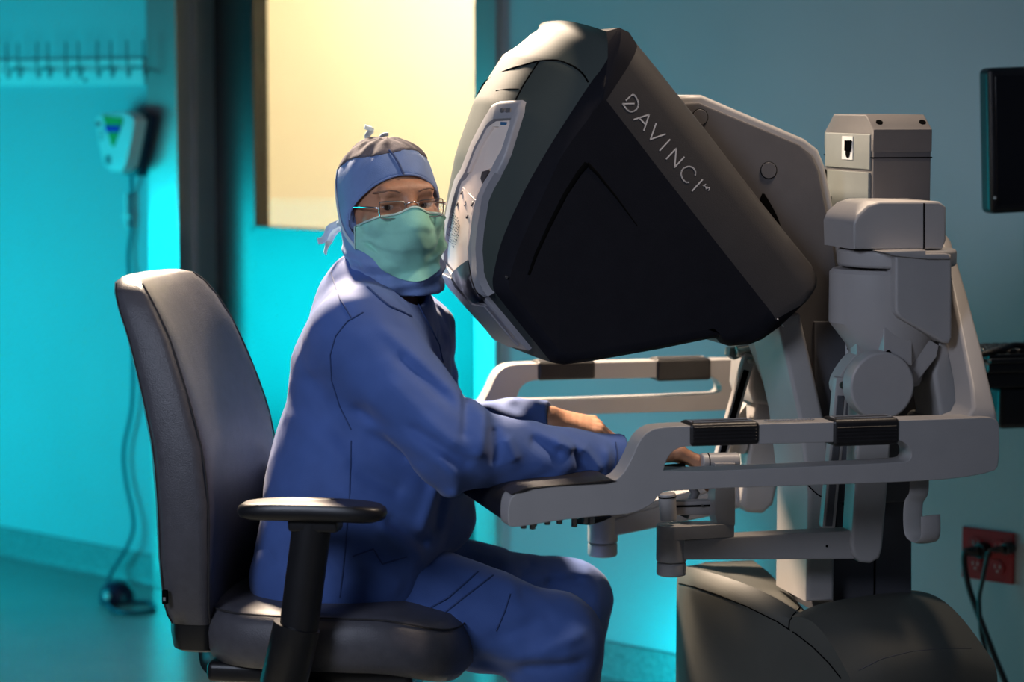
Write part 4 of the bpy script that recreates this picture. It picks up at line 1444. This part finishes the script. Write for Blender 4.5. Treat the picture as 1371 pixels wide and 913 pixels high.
# armrests
for sgn in (-1, 1):
    arm_z = at(405, 680, -.36).z
    ya = sgn * .285
    bm = bm_new()
    out = []
    for k in range(40):
        t = 2 * PI * k / 40
        c, s_ = math.cos(t), math.sin(t)
        out.append((.118 * math.copysign(abs(c) ** .55, c), .042 * math.copysign(abs(s_) ** .7, s_)))
    xo = .014
    rr3 = []
    for k, z in ((.86, -.014), (.97, -.010), (1, -.002), (.985, .006), (.92, .011), (.6, .0125)):
        rr3.append([(xo + x * k, ya + y * k, arm_z + z - .10 * (x / .118) ** 2 * .04) for x, y in out])
    b_loft(bm, rr3)
    pad_ = finish('armrest', bm, 'black_plastic', ch, local=True, smooth=50, wn=False)
    bm = bm_new()
    b_box(bm, (xo - .035, ya - .022, arm_z - .035), (xo + .045, ya + .022, arm_z - .010), .006)
    finish('arm_bracket', bm, 'black_plastic', pad_, local=True)
    bm = bm_new()
    b_tube(bm, [(xo + .0, ya, arm_z - .022), (xo - .026, ya, zs - .03), (xo - .050, ya * .98, zs - .09)], .037, 16, True, .85, .62, ref=(1, 0, 0))
    finish('arm_post', bm, 'black_plastic', ch, local=True, smooth=50)
    bm = bm_new()
    b_tube(bm, [(xo - .026, ya, zs - .005), (xo - .050, ya * .98, zs - .10), (xo - .05, ya * .85, zs - .135), (xo, ya * .4, zs - .14)], .042, 16, True, .9, .66, ref=(1, 0, 0))
    finish('arm_sleeve', bm, 'black_plastic', ch, local=True, smooth=50)

# ================================================================== THE SEATED PERSON
HC = at(522, 273, -.03)                               # between the eyes' level, middle of the head
per = thing('person', 'seated person in blue scrubs, blue surgical hood, green face mask and glasses at the console', 'person', (0.02, 0, 0))
fa = math.radians(23)
lat, dep = math.sin(fa), -math.cos(fa)
HF = Vector((lat * _ca + dep * _sa, -lat * _sa + dep * _ca, 0)).normalized()      # where the face points
HL = Vector((-HF.y, HF.x, 0))                                                     # the person's left
HU = Vector((0, 0, 1))
roll = math.radians(-2)
HU = (HU * math.cos(roll) + HL * math.sin(roll)).normalized()
HL = HU.cross(HF).normalized()
HM = np.array([HF, HL, HU])
def hl(p):                                            # room -> head coordinates (forward, left, up)
    return (p - A3(HC)) @ HM.T
def hw_(f, l, u):                                     # head -> room
    return HC + HF * f + HL * l + HU * u

def nz(p, f, seed=0.0):
    """cheap smooth noise"""
    x, y, z = p[:, 0] * f + seed, p[:, 1] * f + 1.7 * seed, p[:, 2] * f - seed
    return (np.sin(x + 1.3 * np.sin(y * .8 + .5)) + np.sin(y * 1.1 + 1.1 * np.sin(z * .9)) + np.sin(z * .95 + 1.2 * np.sin(x * .85 + 2))) / 3

# ---------------------------------------------------------------- head and neck
def head_sdf(q):
    d = s_ell(q, (-.016, 0, .022), (.093, .073, .080))
    d = smin(d, s_ell(q, (.026, 0, -.035), (.068, .062, .088)), .03)
    d = smin(d, s_ell(q, (.052, 0, -.092), (.036, .040, .030)), .03)
    d = smin(d, s_cap(q, (.082, -.034, .024), (.082, .034, .024), .0135, .0135), .018)       # brow
    for s in (-1, 1):
        d = smin(d, s_ell(q, (.066, s * .042, -.026), (.026, .024, .022)), .02)             # cheeks
        d = smax(d, -s_ell(q, (.099, s * .032, .001), (.016, .020, .013)), .010)            # eye sockets
        d = smin(d, s_cap(q, (.0845, s * .019, .0085), (.083, s * .045, .0075), .0050, .0045), .006)   # upper lid
        d = smin(d, s_cap(q, (.0830, s * .020, -.0105), (.080, s * .044, -.0105), .0050, .0050), .008)  # lower lid
    d = smin(d, s_cap(q, (.092, 0, .010), (.116, 0, -.030), .0085, .0125), .012)             # nose
    for s in (-1, 1):
        d = smin(d, s_ell(q, (.102, s * .011, -.034), (.010, .009, .008)), .008)
    d = smin(d, s_cap(q, (.088, -.020, -.066), (.088, .020, -.066), .008, .008), .012)       # mouth
    d += .0006 * np.sin(q[:, 2] * 420 + 2 * np.sin(q[:, 1] * 40)) * np.clip((q[:, 2] - .030) / .02, 0, 1) * (q[:, 0] > .05)   # forehead lines
    return d
neck_b = at(505, 440, .0)
nb_l = hl(np.array([A3(neck_b)]))[0]
def body_head(p):
    q = hl(p)
    d = head_sdf(q)
    d = smin(d, s_cap(q, (-.018, 0, -.07), nb_l, .056, .066), .03)
    return d
vh, qh = surface_nets(body_head, A3(HC) - np.array([.17, .17, .30]), A3(HC) + np.array([.17, .17, .16]), .0026)

# ---------------------------------------------------------------- hands
def hand_sdf(W, D, N, sgn, curls, spread=.0):
    """W wrist point, D along the fingers, N back-of-hand direction, sgn: side of the thumb"""
    D = Vector(D).normalized(); N = (Vector(N) - D * Vector(N).dot(D)).normalized(); S = N.cross(D) * sgn
    Wn = Vector(W)
    prims = []
    def P(x, y, z): return Wn + D * x + S * y + N * z
    prims.append((P(-.03, 0, 0), P(.0, 0, 0), .025, .025, .02))
    for k, (y0, y1, L, r) in enumerate(((.018, .030, .088, .0115), (.006, .010, .092, .012), (-.007, -.010, .088, .0115), (-.018, -.028, .080, .0105))):
        prims.append((P(.005, y0, .0), P(L, y1, .002), .016, r, .014))
        ang = 0
        p0 = (L, y1, .002)
        c = curls[k]
        for seg, (ln, rr) in enumerate(((.043, .0098), (.027, .0088), (.021, .0078))):
            ang += c[seg]
            f = (1.05, 1.0, .95, .8)[k] if seg else (1, 1.06, 1, .82)[k]
            p1 = (p0[0] + math.cos(ang) * ln * f, p0[1] + spread * (1.5 - k) * ln, p0[2] - math.sin(ang) * ln * f)
            prims.append((P(*p0), P(*p1), rr + .0012, rr - .0006, .006))
            p0 = p1
    # thumb leaves the side of the palm
    t0, t1, t2, t3 = (.015, .020, -.012), (.050, .042, -.024), (.082, .044, -.034), (.106, .036, -.042)
    prims += [(P(*t0), P(*t1), .017, .0135, .012), (P(*t1), P(*t2), .0125, .0105, .006), (P(*t2), P(*t3), .0105, .0085, .006)]
    def f(p):
        d = None
        for a, b, ra, rb, k in prims:
            e = s_cap(p, a, b, ra, rb)
            d = e if d is None else smin(d, e, k)
        return d + .00012 * np.sin((p @ A3(D)) * 500)
    return f
r_wr = at(838, 613, -.225); l_wr = at(733, 566, .14)
r_el = at(606, 596, -.285); l_el = at(575, 585, .23)
grip_c = [(.30, .55, .45), (.38, .65, .45), (.45, .75, .5), (.52, .8, .5)]
rh = hand_sdf(r_wr + Vector((.004, 0, 0)), (1, .10, .02), (0, .25, 1), 1, grip_c)
lh = hand_sdf(l_wr + Vector((.002, 0, .004)), (1, -.22, -.20), (0, -.30, 1), -1, [(.35, .55, .4), (.42, .6, .4), (.5, .7, .45), (.6, .8, .5)])
pieces = [(vh, qh)]
for W, f in ((r_wr, rh), (l_wr, lh)):
    pieces.append(surface_nets(f, A3(W) - np.array([.085, .10, .13]), A3(W) + np.array([.21, .10, .08]), .0024))
# forearms run on inside the sleeves, trunk inside the jacket
def limbs(p):
    d = s_cap(p, r_el, r_wr, .040, .026)
    d = np.minimum(d, s_cap(p, at(490, 462, -.17), r_el, .045, .042))
    d = np.minimum(d, s_cap(p, l_el, l_wr, .040, .026))
    d = np.minimum(d, s_cap(p, at(545, 452, .16), l_el, .045, .042))
    d = smin(d, s_cap(p, at(490, 480, -.06), at(460, 700, -.05), .10, .11), .05)
    d = smin(d, s_cap(p, at(500, 480, .06), at(470, 700, .05), .10, .11), .05)
    d = smin(d, s_cap(p, neck_b, at(495, 500, 0), .06, .08), .05)
    return d
pieces.append(surface_nets(limbs, (-.35, -.45, .50), (.62, .45, 1.12), .010))
vv, qq, o_ = [], [], 0
for v, q in pieces:
    vv.append(v); qq.append(q + o_); o_ += len(v)
skin = np_obj('body', np.concatenate(vv), np.concatenate(qq), 'skin', per)

# eyes, brows
for s in (-1, 1):
    c = hw_(.0735, s * .0325, -.001)
    bm = bm_new(); bmesh.ops.create_uvsphere(bm, u_segments=24, v_segments=16, radius=.0125)
    bm.transform(Matrix.Translation(c))
    e = finish('eye', bm, 'eye_white', per, smooth=180)
    look = (CAM - c).normalized()
    bm = bm_new(); b_cyl(bm, c + look * .0112, c + look * .0128, .0056, .0046, n=20, bev=.0004)
    finish('iris', bm, 'iris', e, smooth=40)
    bm = bm_new()
    bp = []
    for l_, u_ in ((.016, .0235), (.025, .0265), (.036, .0275), (.045, .0255), (.050, .0225)):
        f_ = .12
        while head_sdf(np.array([[f_, s * l_, u_]]))[0] > 0: f_ -= .001
        bp.append(hw_(f_ - .0006, s * l_, u_))
    b_tube(bm, catmull(bp, 5), .0017, 8, True)
    finish('eyebrow', bm, 'brow_hair', per, smooth=180)

# ---------------------------------------------------------------- hood
def hood_sdf(p):
    q = hl(p)
    d = s_ell(q, (-.018, 0, .022), (.105, .0835, .0895))
    d = smin(d, s_ell(q, (.006, 0, -.045), (.080, .077, .085)), .04)
    d = smin(d, s_cap(q, (.010, 0, -.075), (-.005, 0, -.135), .074, .088), .03)             # skirt over the collar
    d = smin(d, s_cap(q, (.040, .012, -.095), (.052, .015, -.128), .050, .046), .03)
    # gathers and folds
    ang = np.arctan2(q[:, 1], q[:, 0])
    d += .0022 * np.sin(ang * 13 + 22 * q[:, 2]) * np.clip((-.06 - q[:, 2]) / .05, 0, 1)
    d += .0016 * nz(q, 62, 1.0) + .0010 * nz(q, 130, 4.0)
    d += .0016 * np.sin(ang * 9 - 30 * q[:, 2]) * np.clip((q[:, 2] - .055) / .03, 0, 1)
    for (c0, w, a) in ((-.072, .006, -.004), (-.090, .006, .004), (-.106, .007, -.0045), (-.122, .007, .004)):
        lvl = c0 + .022 * np.cos(ang + .5) * -1 + .004 * np.sin(ang * 3)
        d += a * np.exp(-((q[:, 2] - lvl) / w) ** 2)
    # face opening
    e = np.sqrt((q[:, 1] / .0790) ** 2 + ((q[:, 2] + .022) / np.where(q[:, 2] > -.022, .073, .078)) ** 2) - 1
    cut = np.maximum(e * .06, .012 - q[:, 0])
    d = smax(d, -cut, .004)
    # hem
    d = smax(d, -.150 - q[:, 2], .006)
    return d
hood = sdf_obj('hood', hood_sdf, A3(HC) - np.array([.16, .16, .19]), A3(HC) + np.array([.16, .16, .18]), .0028, 'hood_cloth', per)
# open-weave crown and its gathered tuft
def crown_sdf(p):
    q = hl(p)
    ang = np.arctan2(q[:, 1], q[:, 0] + .03)
    d = hood_sdf(p) - .0016 + .0006 * np.sin(ang * 18)
    lim = .070 + .30 * (q[:, 0] + .01) + .004 * np.sin(ang * 4)
    return smax(d, lim - q[:, 2], .002)
sdf_obj('hood_crown', crown_sdf, A3(HC) - np.array([.16, .16, .0]), A3(HC) + np.array([.16, .16, .18]), .003, 'crown_mesh', hood)
bm = bm_new()
b_tube(bm, catmull([hw_(-.045, -.012, .098), hw_(-.05, -.018, .114), hw_(-.047, -.010, .124), hw_(-.05, -.022, .130)], 4), .008, 8, True, 1.0, .35)
b_tube(bm, catmull([hw_(-.04, -.004, .100), hw_(-.035, .004, .114), hw_(-.032, .014, .116)], 4), .006, 8, True, 1.0, .35)
finish('hood_tuft', bm, 'tie_white', hood, smooth=60)
# stitched seam over the brow and folded brow band
tube('hood_seam', [hw_(f, l, u) for f, l, u in ((.082, -.005, .053), (.074, -.009, .069), (.062, -.013, .083), (.050, -.016, .092))], .0016, 'scrub_seam', hood, 6, smoothn=4)
ed = []
for k in range(19):
    t = PI * (k / 18)
    l_ = .0795 * math.cos(t); u_ = -.022 + .074 * math.sin(t)
    f_ = .0
    # march inward from the front to the hood surface
    f_ = .11
    while f_ > .02 and hood_sdf(np.array([A3(hw_(f_, l_ * 1.03, u_ + .002))]))[0] > 0: f_ -= .002
    ed.append(hw_(f_ + .0005, l_ * 1.0, u_))
tube('hood_edge', ed, .0020, 'hood_cloth', hood, 8, smoothn=2)

# ---------------------------------------------------------------- face mask
def mask_pt(u, v, off=0.0):
    """u -1..1 across, v 0 top .. 1 bottom"""
    top = -.010 - .012 * abs(u) ** 1.5 + .010 * math.exp(-(u / .18) ** 2)
    bot = -.124 + .056 * abs(u) ** 1.7
    side_top, side_bot = -.030, -.070
    zt_, zb_ = top, bot
    if abs(u) > .55:
        w = (abs(u) - .55) / .45
        zt_ = top * (1 - w) + side_top * w
        zb_ = bot * (1 - w) + side_bot * w
    z = zt_ + (zb_ - zt_) * v
    th = u * math.radians(66)
    # shell radius: nose tent in the middle, chin below
    R_ = .101 + .030 * math.exp(-(u / .42) ** 2) * math.exp(-((v - .28) / .40) ** 2) - .010 * max(0, v - .55) * 2
    R_ += .0045 * math.sin(v * PI)
    # pleats
    fr = (v * 3.4) % 1.0
    R_ += .0035 * (fr - .5) * (1 - abs(u) ** 4) * (1 if .1 < v < .95 else 0)
    R_ += .0015 * math.sin(u * 9 + v * 7) + .0012 * math.sin(u * 17 - v * 11)
    x = R_ * math.cos(th) * 1.0 - .004
    y = (R_ * .78) * math.sin(th)
    n_ = Vector((math.cos(th), math.sin(th), 0))
    return hw_(x + n_.x * off, y + n_.y * off, z)
NU, NV = 48, 36
bm = bm_new()
MP = np.array([[A3(mask_pt(-1 + 2 * i / NU, j / NV)) for i in range(NU + 1)] for j in range(NV + 1)])
axis_c = MP.copy(); axis_c[..., 0] = hw_(.0, 0, 0).x; axis_c[..., 1] = hw_(.0, 0, 0).y
MD = MP - axis_c; MD /= np.linalg.norm(MD, axis=-1)[..., None]
for _ in range(45):                       # the cloth lies outside face and hood
    fl = MP.reshape(-1, 3)
    clear = np.minimum(head_sdf(hl(fl)), hood_sdf(fl)).reshape(MP.shape[:2])
    MP = MP + MD * np.clip(.0042 - clear, 0, .002)[..., None]
for _ in range(4):
    MP[1:-1, 1:-1] = .5 * MP[1:-1, 1:-1] + .125 * (MP[:-2, 1:-1] + MP[2:, 1:-1] + MP[1:-1, :-2] + MP[1:-1, 2:])
gv = [[bm.verts.new(MP[j, i]) for i in range(NU + 1)] for j in range(NV + 1)]
gi = [[bm.verts.new(MP[j, i] - MD[j, i] * .002) for i in range(NU + 1)] for j in range(NV + 1)]
for j in range(NV):
    for i in range(NU):
        bm.faces.new((gv[j][i], gv[j][i + 1], gv[j + 1][i + 1], gv[j + 1][i]))
        bm.faces.new((gi[j][i + 1], gi[j][i], gi[j + 1][i], gi[j + 1][i + 1]))
for j in range(NV):
    bm.faces.new((gv[j][0], gv[j + 1][0], gi[j + 1][0], gi[j][0])); bm.faces.new((gv[j + 1][NU], gv[j][NU], gi[j][NU], gi[j + 1][NU]))
for i in range(NU):
    bm.faces.new((gv[0][i + 1], gv[0][i], gi[0][i], gi[0][i + 1])); bm.faces.new((gv[NV][i], gv[NV][i + 1], gi[NV][i + 1], gi[NV][i]))
mask = finish('face_mask', bm, 'mask_cloth', per, smooth=70, wn=False)
def mline(ji, r):
    return tube('mask_binding', [Vector(MP[j, i] + MD[j, i] * .0006) for j, i in ji], r, 'mask_edge', mask, 8, sx=1.0, sy=.45)
mline([(0, i) for i in range(NU + 1)], .0028)
mline([(j, 0) for j in range(NV + 1)], .0028)
mline([(j, NU) for j in range(NV + 1)], .0028)
# ties round the hood
def tie(pts, r=.0036):
    P3 = []
    for f, l, u in pts:
        p_ = hw_(f, l, u)
        for _ in range(40):                      # keep it on the hood
            v = hood_sdf(np.array([A3(p_)]))[0]
            p_ = p_ + (p_ - hw_(-.01, 0, u)).normalized() * (.0016 - v) * .6
        P3.append(p_)
    return tube('mask_tie', P3, r, 'tie_white', mask, 8, smoothn=5, sx=1.0, sy=.3, ref=(0, 0, 1))
for s in (-1, 1):
    tie([(.036, s * .070, -.030), (-.02, s * .084, -.030), (-.055, s * .080, -.030), (-.09, s * .055, -.030), (-.105, s * .02, -.03)])
    tie([(.034, s * .070, -.068), (.005, s * .083, -.045), (-.020, s * .088, -.015), (-.035, s * .090, .030), (-.05, s * .088, .06)])
tube('mask_tie', [hw_(-.095, -.04, -.03), hw_(-.105, -.062, -.045), hw_(-.100, -.078, -.065), hw_(-.108, -.082, -.085)], .007, 'tie_white', mask, 8, smoothn=5, sx=1.0, sy=.25, ref=(0, .3, 1))
tube('mask_tie', [hw_(-.085, -.05, -.03), hw_(-.095, -.075, -.04), hw_(-.085, -.09, -.058), hw_(-.09, -.10, -.062)], .006, 'tie_white', mask, 8, smoothn=5, sx=1.0, sy=.25, ref=(0, .3, 1))

# ---------------------------------------------------------------- glasses
gl = None
def lens_pt(s, x, z):            # x from nose outward, z up; slightly wrapped
    l_ = .0115 + x
    return hw_(.1045 - .10 * l_ ** 2 * 22 * .35, s * l_, -.004 + z)
out_ = [(0, .010), (.004, .0135), (.042, .0145), (.045, .011), (.0445, -.010), (.040, -.0145), (.008, -.0145), (.002, -.010)]
bm = bm_new()
b_tube(bm, catmull([hw_(.1045, -.0115, .004), hw_(.110, -.004, .007), hw_(.110, .004, .007), hw_(.1045, .0115, .004)], 4), .0012, 6)
gl = finish('glasses', bm, 'silver', per, smooth=60)
for s in (-1, 1):
    P3 = [lens_pt(s, x, z) for x, z in chaikin(out_)]
    bm = bm_new(); b_tube(bm, P3 + [P3[0]], .0010, 6, False)
    finish('lens_rim', bm, 'silver', gl, smooth=60)
    bm = bm_new()
    v_ = [bm.verts.new(p) for p in P3]; bm.faces.new(v_)
    r = bmesh.ops.extrude_face_region(bm, geom=bm.faces[:])
    bmesh.ops.translate(bm, verts=[v for v in r['geom'] if isinstance(v, bmesh.types.BMVert)], vec=-HF * .0012)
    finish('lens', bm, 'lens', gl, smooth=0)
    tube('temple', [lens_pt(s, .045, .004), hw_(.094, s * .0655, .001), hw_(.078, s * .070, .001), hw_(.04, s * .074, .000), hw_(.0, s * .078, -.002)], .0016, 'silver', gl, 6, smoothn=3)
    tube('nose_pad', [lens_pt(s, .001, -.004), hw_(.101, s * .010, -.006)], .0012, 'silver', gl, 6)

# ---------------------------------------------------------------- scrub jacket
folds = []     # (x,z) segments: a, b, amplitude (+ ridge, - crease), width, near side only
def fold(pa, pb, amp, w, Y=-.22):
    a, b = at(*pa, Y), at(*pb, Y)
    folds.append(((a.x, a.z), (b.x, b.z), amp, w))
# sleeve folds at the elbow and forearm
fold((612, 520), (596, 575), -.007, .009); fold((628, 535), (614, 600), .008, .012); fold((640, 560), (640, 610), -.007, .010); fold((655, 572), (668, 606), .006, .011)
fold((690, 578), (735, 600), -.006, .010); fold((720, 580), (765, 596), .007, .010); fold((748, 590), (778, 628), -.007, .009); fold((762, 588), (790, 625), .006, .009); fold((800, 592), (796, 640), .004, .008)
fold((500, 430), (600, 520), .004, .012); fold((520, 470), (595, 540), -.006, .012); fold((505, 500), (590, 590), .005, .014); fold((470, 540), (560, 612), -.006, .013); fold((530, 560), (610, 610), -.006, .010)
fold((480, 560), (600, 625), .006, .013)
# armhole seam side drag lines and the waist
fold((420, 500), (470, 600), -.004, .014); fold((400, 560), (480, 640), .004, .016); fold((460, 620), (540, 660), -.006, .014); fold((440, 650), (560, 720), .005, .018)
fold((590, 640), (560, 720), .008, .014); fold((600, 650), (590, 720), -.008, .012); fold((510, 690), (580, 735), -.009, .012); fold((500, 700), (570, 752), .009, .014)
fold((390, 700), (470, 780), -.005, .018); fold((350, 660), (380, 790), .005, .02); fold((460, 730), (540, 790), .005, .018)
fold((560, 590), (600, 660), .006, .012)
FO = [(np.array(a), np.array(b), am, w) for a, b, am, w in folds]
def fold_field(p, ymax):
    g = np.zeros(len(p))
    for a, b, am, w in FO:
        d, t = seg2(p, a, b)
        g += 1.25 * am * np.exp(-(d / w) ** 2) * np.clip(np.minimum(t, 1 - t) * 6 + .25, 0, 1)
    return g * np.clip((ymax - p[:, 1]) / .05, 0, 1)
J = dict(nb=at(500, 425, 0.0), ch_n=at(492, 500, -.085), ch_f=at(505, 500, .09), wa_n=at(487, 640, -.075), wa_f=at(495, 640, .085), pe_n=at(462, 765, -.085), pe_f=at(470, 760, .09),
         sh_n=at(483, 452, -.165), sh_f=at(545, 446, .165))
def jacket_sdf(p):
    d = s_cap(p, J['ch_n'], J['wa_n'], .122, .150)
    d = smin(d, s_cap(p, J['ch_f'], J['wa_f'], .122, .150), .06)
    d = smin(d, s_cap(p, J['wa_n'], J['pe_n'], .150, .155), .05)
    d = smin(d, s_cap(p, J['wa_f'], J['pe_f'], .150, .155), .05)
    d = smin(d, s_cap(p, J['ch_n'], J['nb'], .105, .080), .06)
    d = smin(d, s_cap(p, J['ch_f'], J['nb'], .105, .080), .06)
    d = smin(d, s_cap(p, J['nb'], at(492, 392, 0), .085, .070), .04)
    d = smin(d, s_cap(p, J['nb'], J['sh_n'], .07, .078), .05)
    d = smin(d, s_cap(p, J['nb'], J['sh_f'], .07, .078), .05)
    # front skirt of the jacket
    d = smin(d, s_cap(p, at(560, 610, -.05), at(590, 690, -.06), .075, .060), .05)
    # sleeves
    sl = s_cap(p, J['sh_n'], r_el, .079, .067)
    sl = smin(sl, s_cap(p, r_el, at(725, 614, -.262), .066, .053), .03)
    sl = smin(sl, s_cap(p, at(725, 614, -.262), r_wr, .053, .038), .02)
    d = smin(d, sl, .028)
    sf = s_cap(p, J['sh_f'], l_el, .076, .064)
    sf = smin(sf, s_cap(p, l_el, l_wr - Vector((.004, 0, 0)), .064, .041), .03)
    d = smin(d, sf, .028)
    d -= fold_field(p, -.05)
    far = np.clip((p[:, 1] - .02) / .05, 0, 1)
    d += (.0030 * nz(p, 55, 3.0) + .0016 * nz(p, 120, 5.0)) * (.55 + .9 * far)
    arm_ = np.clip((p[:, 0] - .22) / .08, 0, 1)
    d += .0014 * np.sin(p[:, 0] * 90 + 2.2 * np.sin(p[:, 2] * 60) + 1.5 * np.sin(p[:, 1] * 40)) * arm_
    # cuffs: cut square, slight hem roll
    for W, E, ce in ((r_wr, r_el, -.014), (l_wr, l_el, .006)):
        ax = A3((W - E).normalized())
        tt = (p - A3(W)) @ ax
        near_ = np.linalg.norm(p - A3(W), axis=1) < .11
        d = np.where(near_ & (tt > -.03), d - .0012 * np.exp(-((tt + .012) / .005) ** 2), d)
        d = np.where(near_, np.maximum(d, tt - ce), d)
    # neck opening and V front
    nk = s_cap(p, at(512, 405, 0), HC, .062, .066)
    d = smax(d, -nk, .006)
    d = smax(d, -s_ell(p, at(532, 378, -.05), (.058, .085, .050)), .006)
    vv_ = s_cap(p, at(556, 412, -.035), at(585, 470, -.02), .020, .006)
    d = smax(d, -vv_, .006)
    # hem
    d = smax(d, (zs - .012) - p[:, 2], .010)
    return d
jacket = sdf_obj('scrub_jacket', jacket_sdf, (-.36, -.46, .50), (.54, .42, 1.18), .0038, 'scrubs', per, 1)
# ---------------------------------------------------------------- trousers
T = dict(hn=at(440, 775, -.10), hf=at(455, 770, .10), kn=at(742, 856, -.165), kf=at(760, 806, .12), an=at(735, 1105, -.16), af=at(748, 1040, .12))
tf = []
for pa, pb, am, w in (((690, 800), (770, 790), -.004, .010), ((650, 850), (740, 820), -.005, .012), ((700, 870), (780, 835), .006, .012), ((690, 890), (780, 880), -.008, .010), ((680, 875), (760, 870), .006, .012), ((640, 880), (700, 905), -.008, .012),
                      ((560, 790), (660, 830), -.004, .016), ((600, 760), (700, 790), .004, .016)):
    a, b = at(*pa, -.2), at(*pb, -.2)
    tf.append((np.array((a.x, a.z)), np.array((b.x, b.z)), am, w))
ff = []
for pa, pb, am, w in (((690, 768), (718, 756), -.006, .008), ((700, 776), (765, 764), .006, .009), ((725, 782), (782, 776), -.007, .009), ((760, 795), (790, 800), -.006, .009), ((745, 772), (790, 770), .005, .009), ((690, 745), (720, 740), -.004, .010)):
    a, b = at(*pa, .06), at(*pb, .06)
    ff.append((np.array((a.x, a.z)), np.array((b.x, b.z)), am, w))
def trousers_sdf(p):
    n_ = s_cap(p, T['hn'], T['kn'], .112, .076)
    n_ = smin(n_, s_cap(p, T['kn'], T['an'], .075, .062), .03)
    f_ = s_cap(p, T['hf'], T['kf'], .108, .074)
    f_ = smin(f_, s_cap(p, T['kf'], T['af'], .073, .060), .03)
    d = smin(n_, f_, .012)
    d = smin(d, s_cap(p, T['hn'], T['hf'], .125, .125), .05)
    for L_, sel in ((tf, n_ < f_), (ff, n_ >= f_)):
        g = np.zeros(len(p))
        for a, b, am, w in L_:
            dd_, t = seg2(p, a, b)
            g += am * np.exp(-(dd_ / w) ** 2) * np.clip(np.minimum(t, 1 - t) * 6 + .3, 0, 1)
        d = d - g * sel
    d += .0022 * nz(p, 50, 7.0) + .0010 * nz(p, 120, 9.0)
    d = smax(d, .10 - p[:, 2], .004)
    d = np.where(p[:, 0] < .17, np.maximum(d, (zs - .03) - p[:, 2]), d)
    return d
tro = sdf_obj('scrub_trousers', trousers_sdf, (-.24, -.34, .06), (.60, .30, .78), .0055, 'scrubs', per, 1)
for (kx, kk) in ((T['an'], 0), (T['af'], 1)):
    # clogs on the floor below the frame
    def shoe(p, c=kx):
        q = p - np.array([c.x + .06, c.y, .045])
        d = s_ell(q, (0, 0, 0), (.135, .048, .055))
        d = smin(d, s_cap(p, (c.x, c.y, .06), (c.x, c.y, .11), .05, .05), .03)
        return np.maximum(d, .002 - p[:, 2])
    sdf_obj('shoe', shoe, (kx.x - .12, kx.y - .09, -.01), (kx.x + .24, kx.y + .09, .19), .008, 'black_plastic', per, 1)

# stitched seams laid on the cloth
def on_cloth(name, pts, f, r=.0013, m='scrub_seam', par=jacket, n=6):
    return on_mesh(name, TREE[par], pts, r, m, par, n)
TREE = {jacket: bvh(jacket), tro: bvh(tro)}
on_cloth('armhole_seam', [(486, 418), (465, 430), (449, 450), (442, 475), (444, 510), (455, 545), (470, 575)], jacket_sdf)
on_cloth('yoke_seam', [(443, 365), (455, 400), (470, 425)], jacket_sdf)
on_cloth('neck_binding', [(492, 384), (507, 398), (522, 410), (540, 418), (551, 424)], jacket_sdf, .0022)
on_cloth('front_placket', [(556, 398), (566, 420), (578, 442), (588, 462), (594, 490)], jacket_sdf, .0018)
on_cloth('pocket_seam', [(472, 745), (500, 735), (512, 755), (545, 745)], jacket_sdf)
on_cloth('cuff_stitch', [(824, 592), (826, 605), (825, 620), (820, 636)], jacket_sdf)
on_cloth('side_seam', [(470, 590), (468, 660), (462, 740), (455, 800)], jacket_sdf)
on_cloth('trouser_seam', [(640, 765), (600, 800), (560, 822)], trousers_sdf, .0016, 'scrub_seam', tro)
on_cloth('trouser_seam', [(660, 770), (620, 800), (585, 828)], trousers_sdf, .0016, 'scrub_seam', tro)
on_cloth('trouser_seam', [(683, 795), (675, 820), (664, 845)], trousers_sdf, .0014, 'scrub_seam', tro)
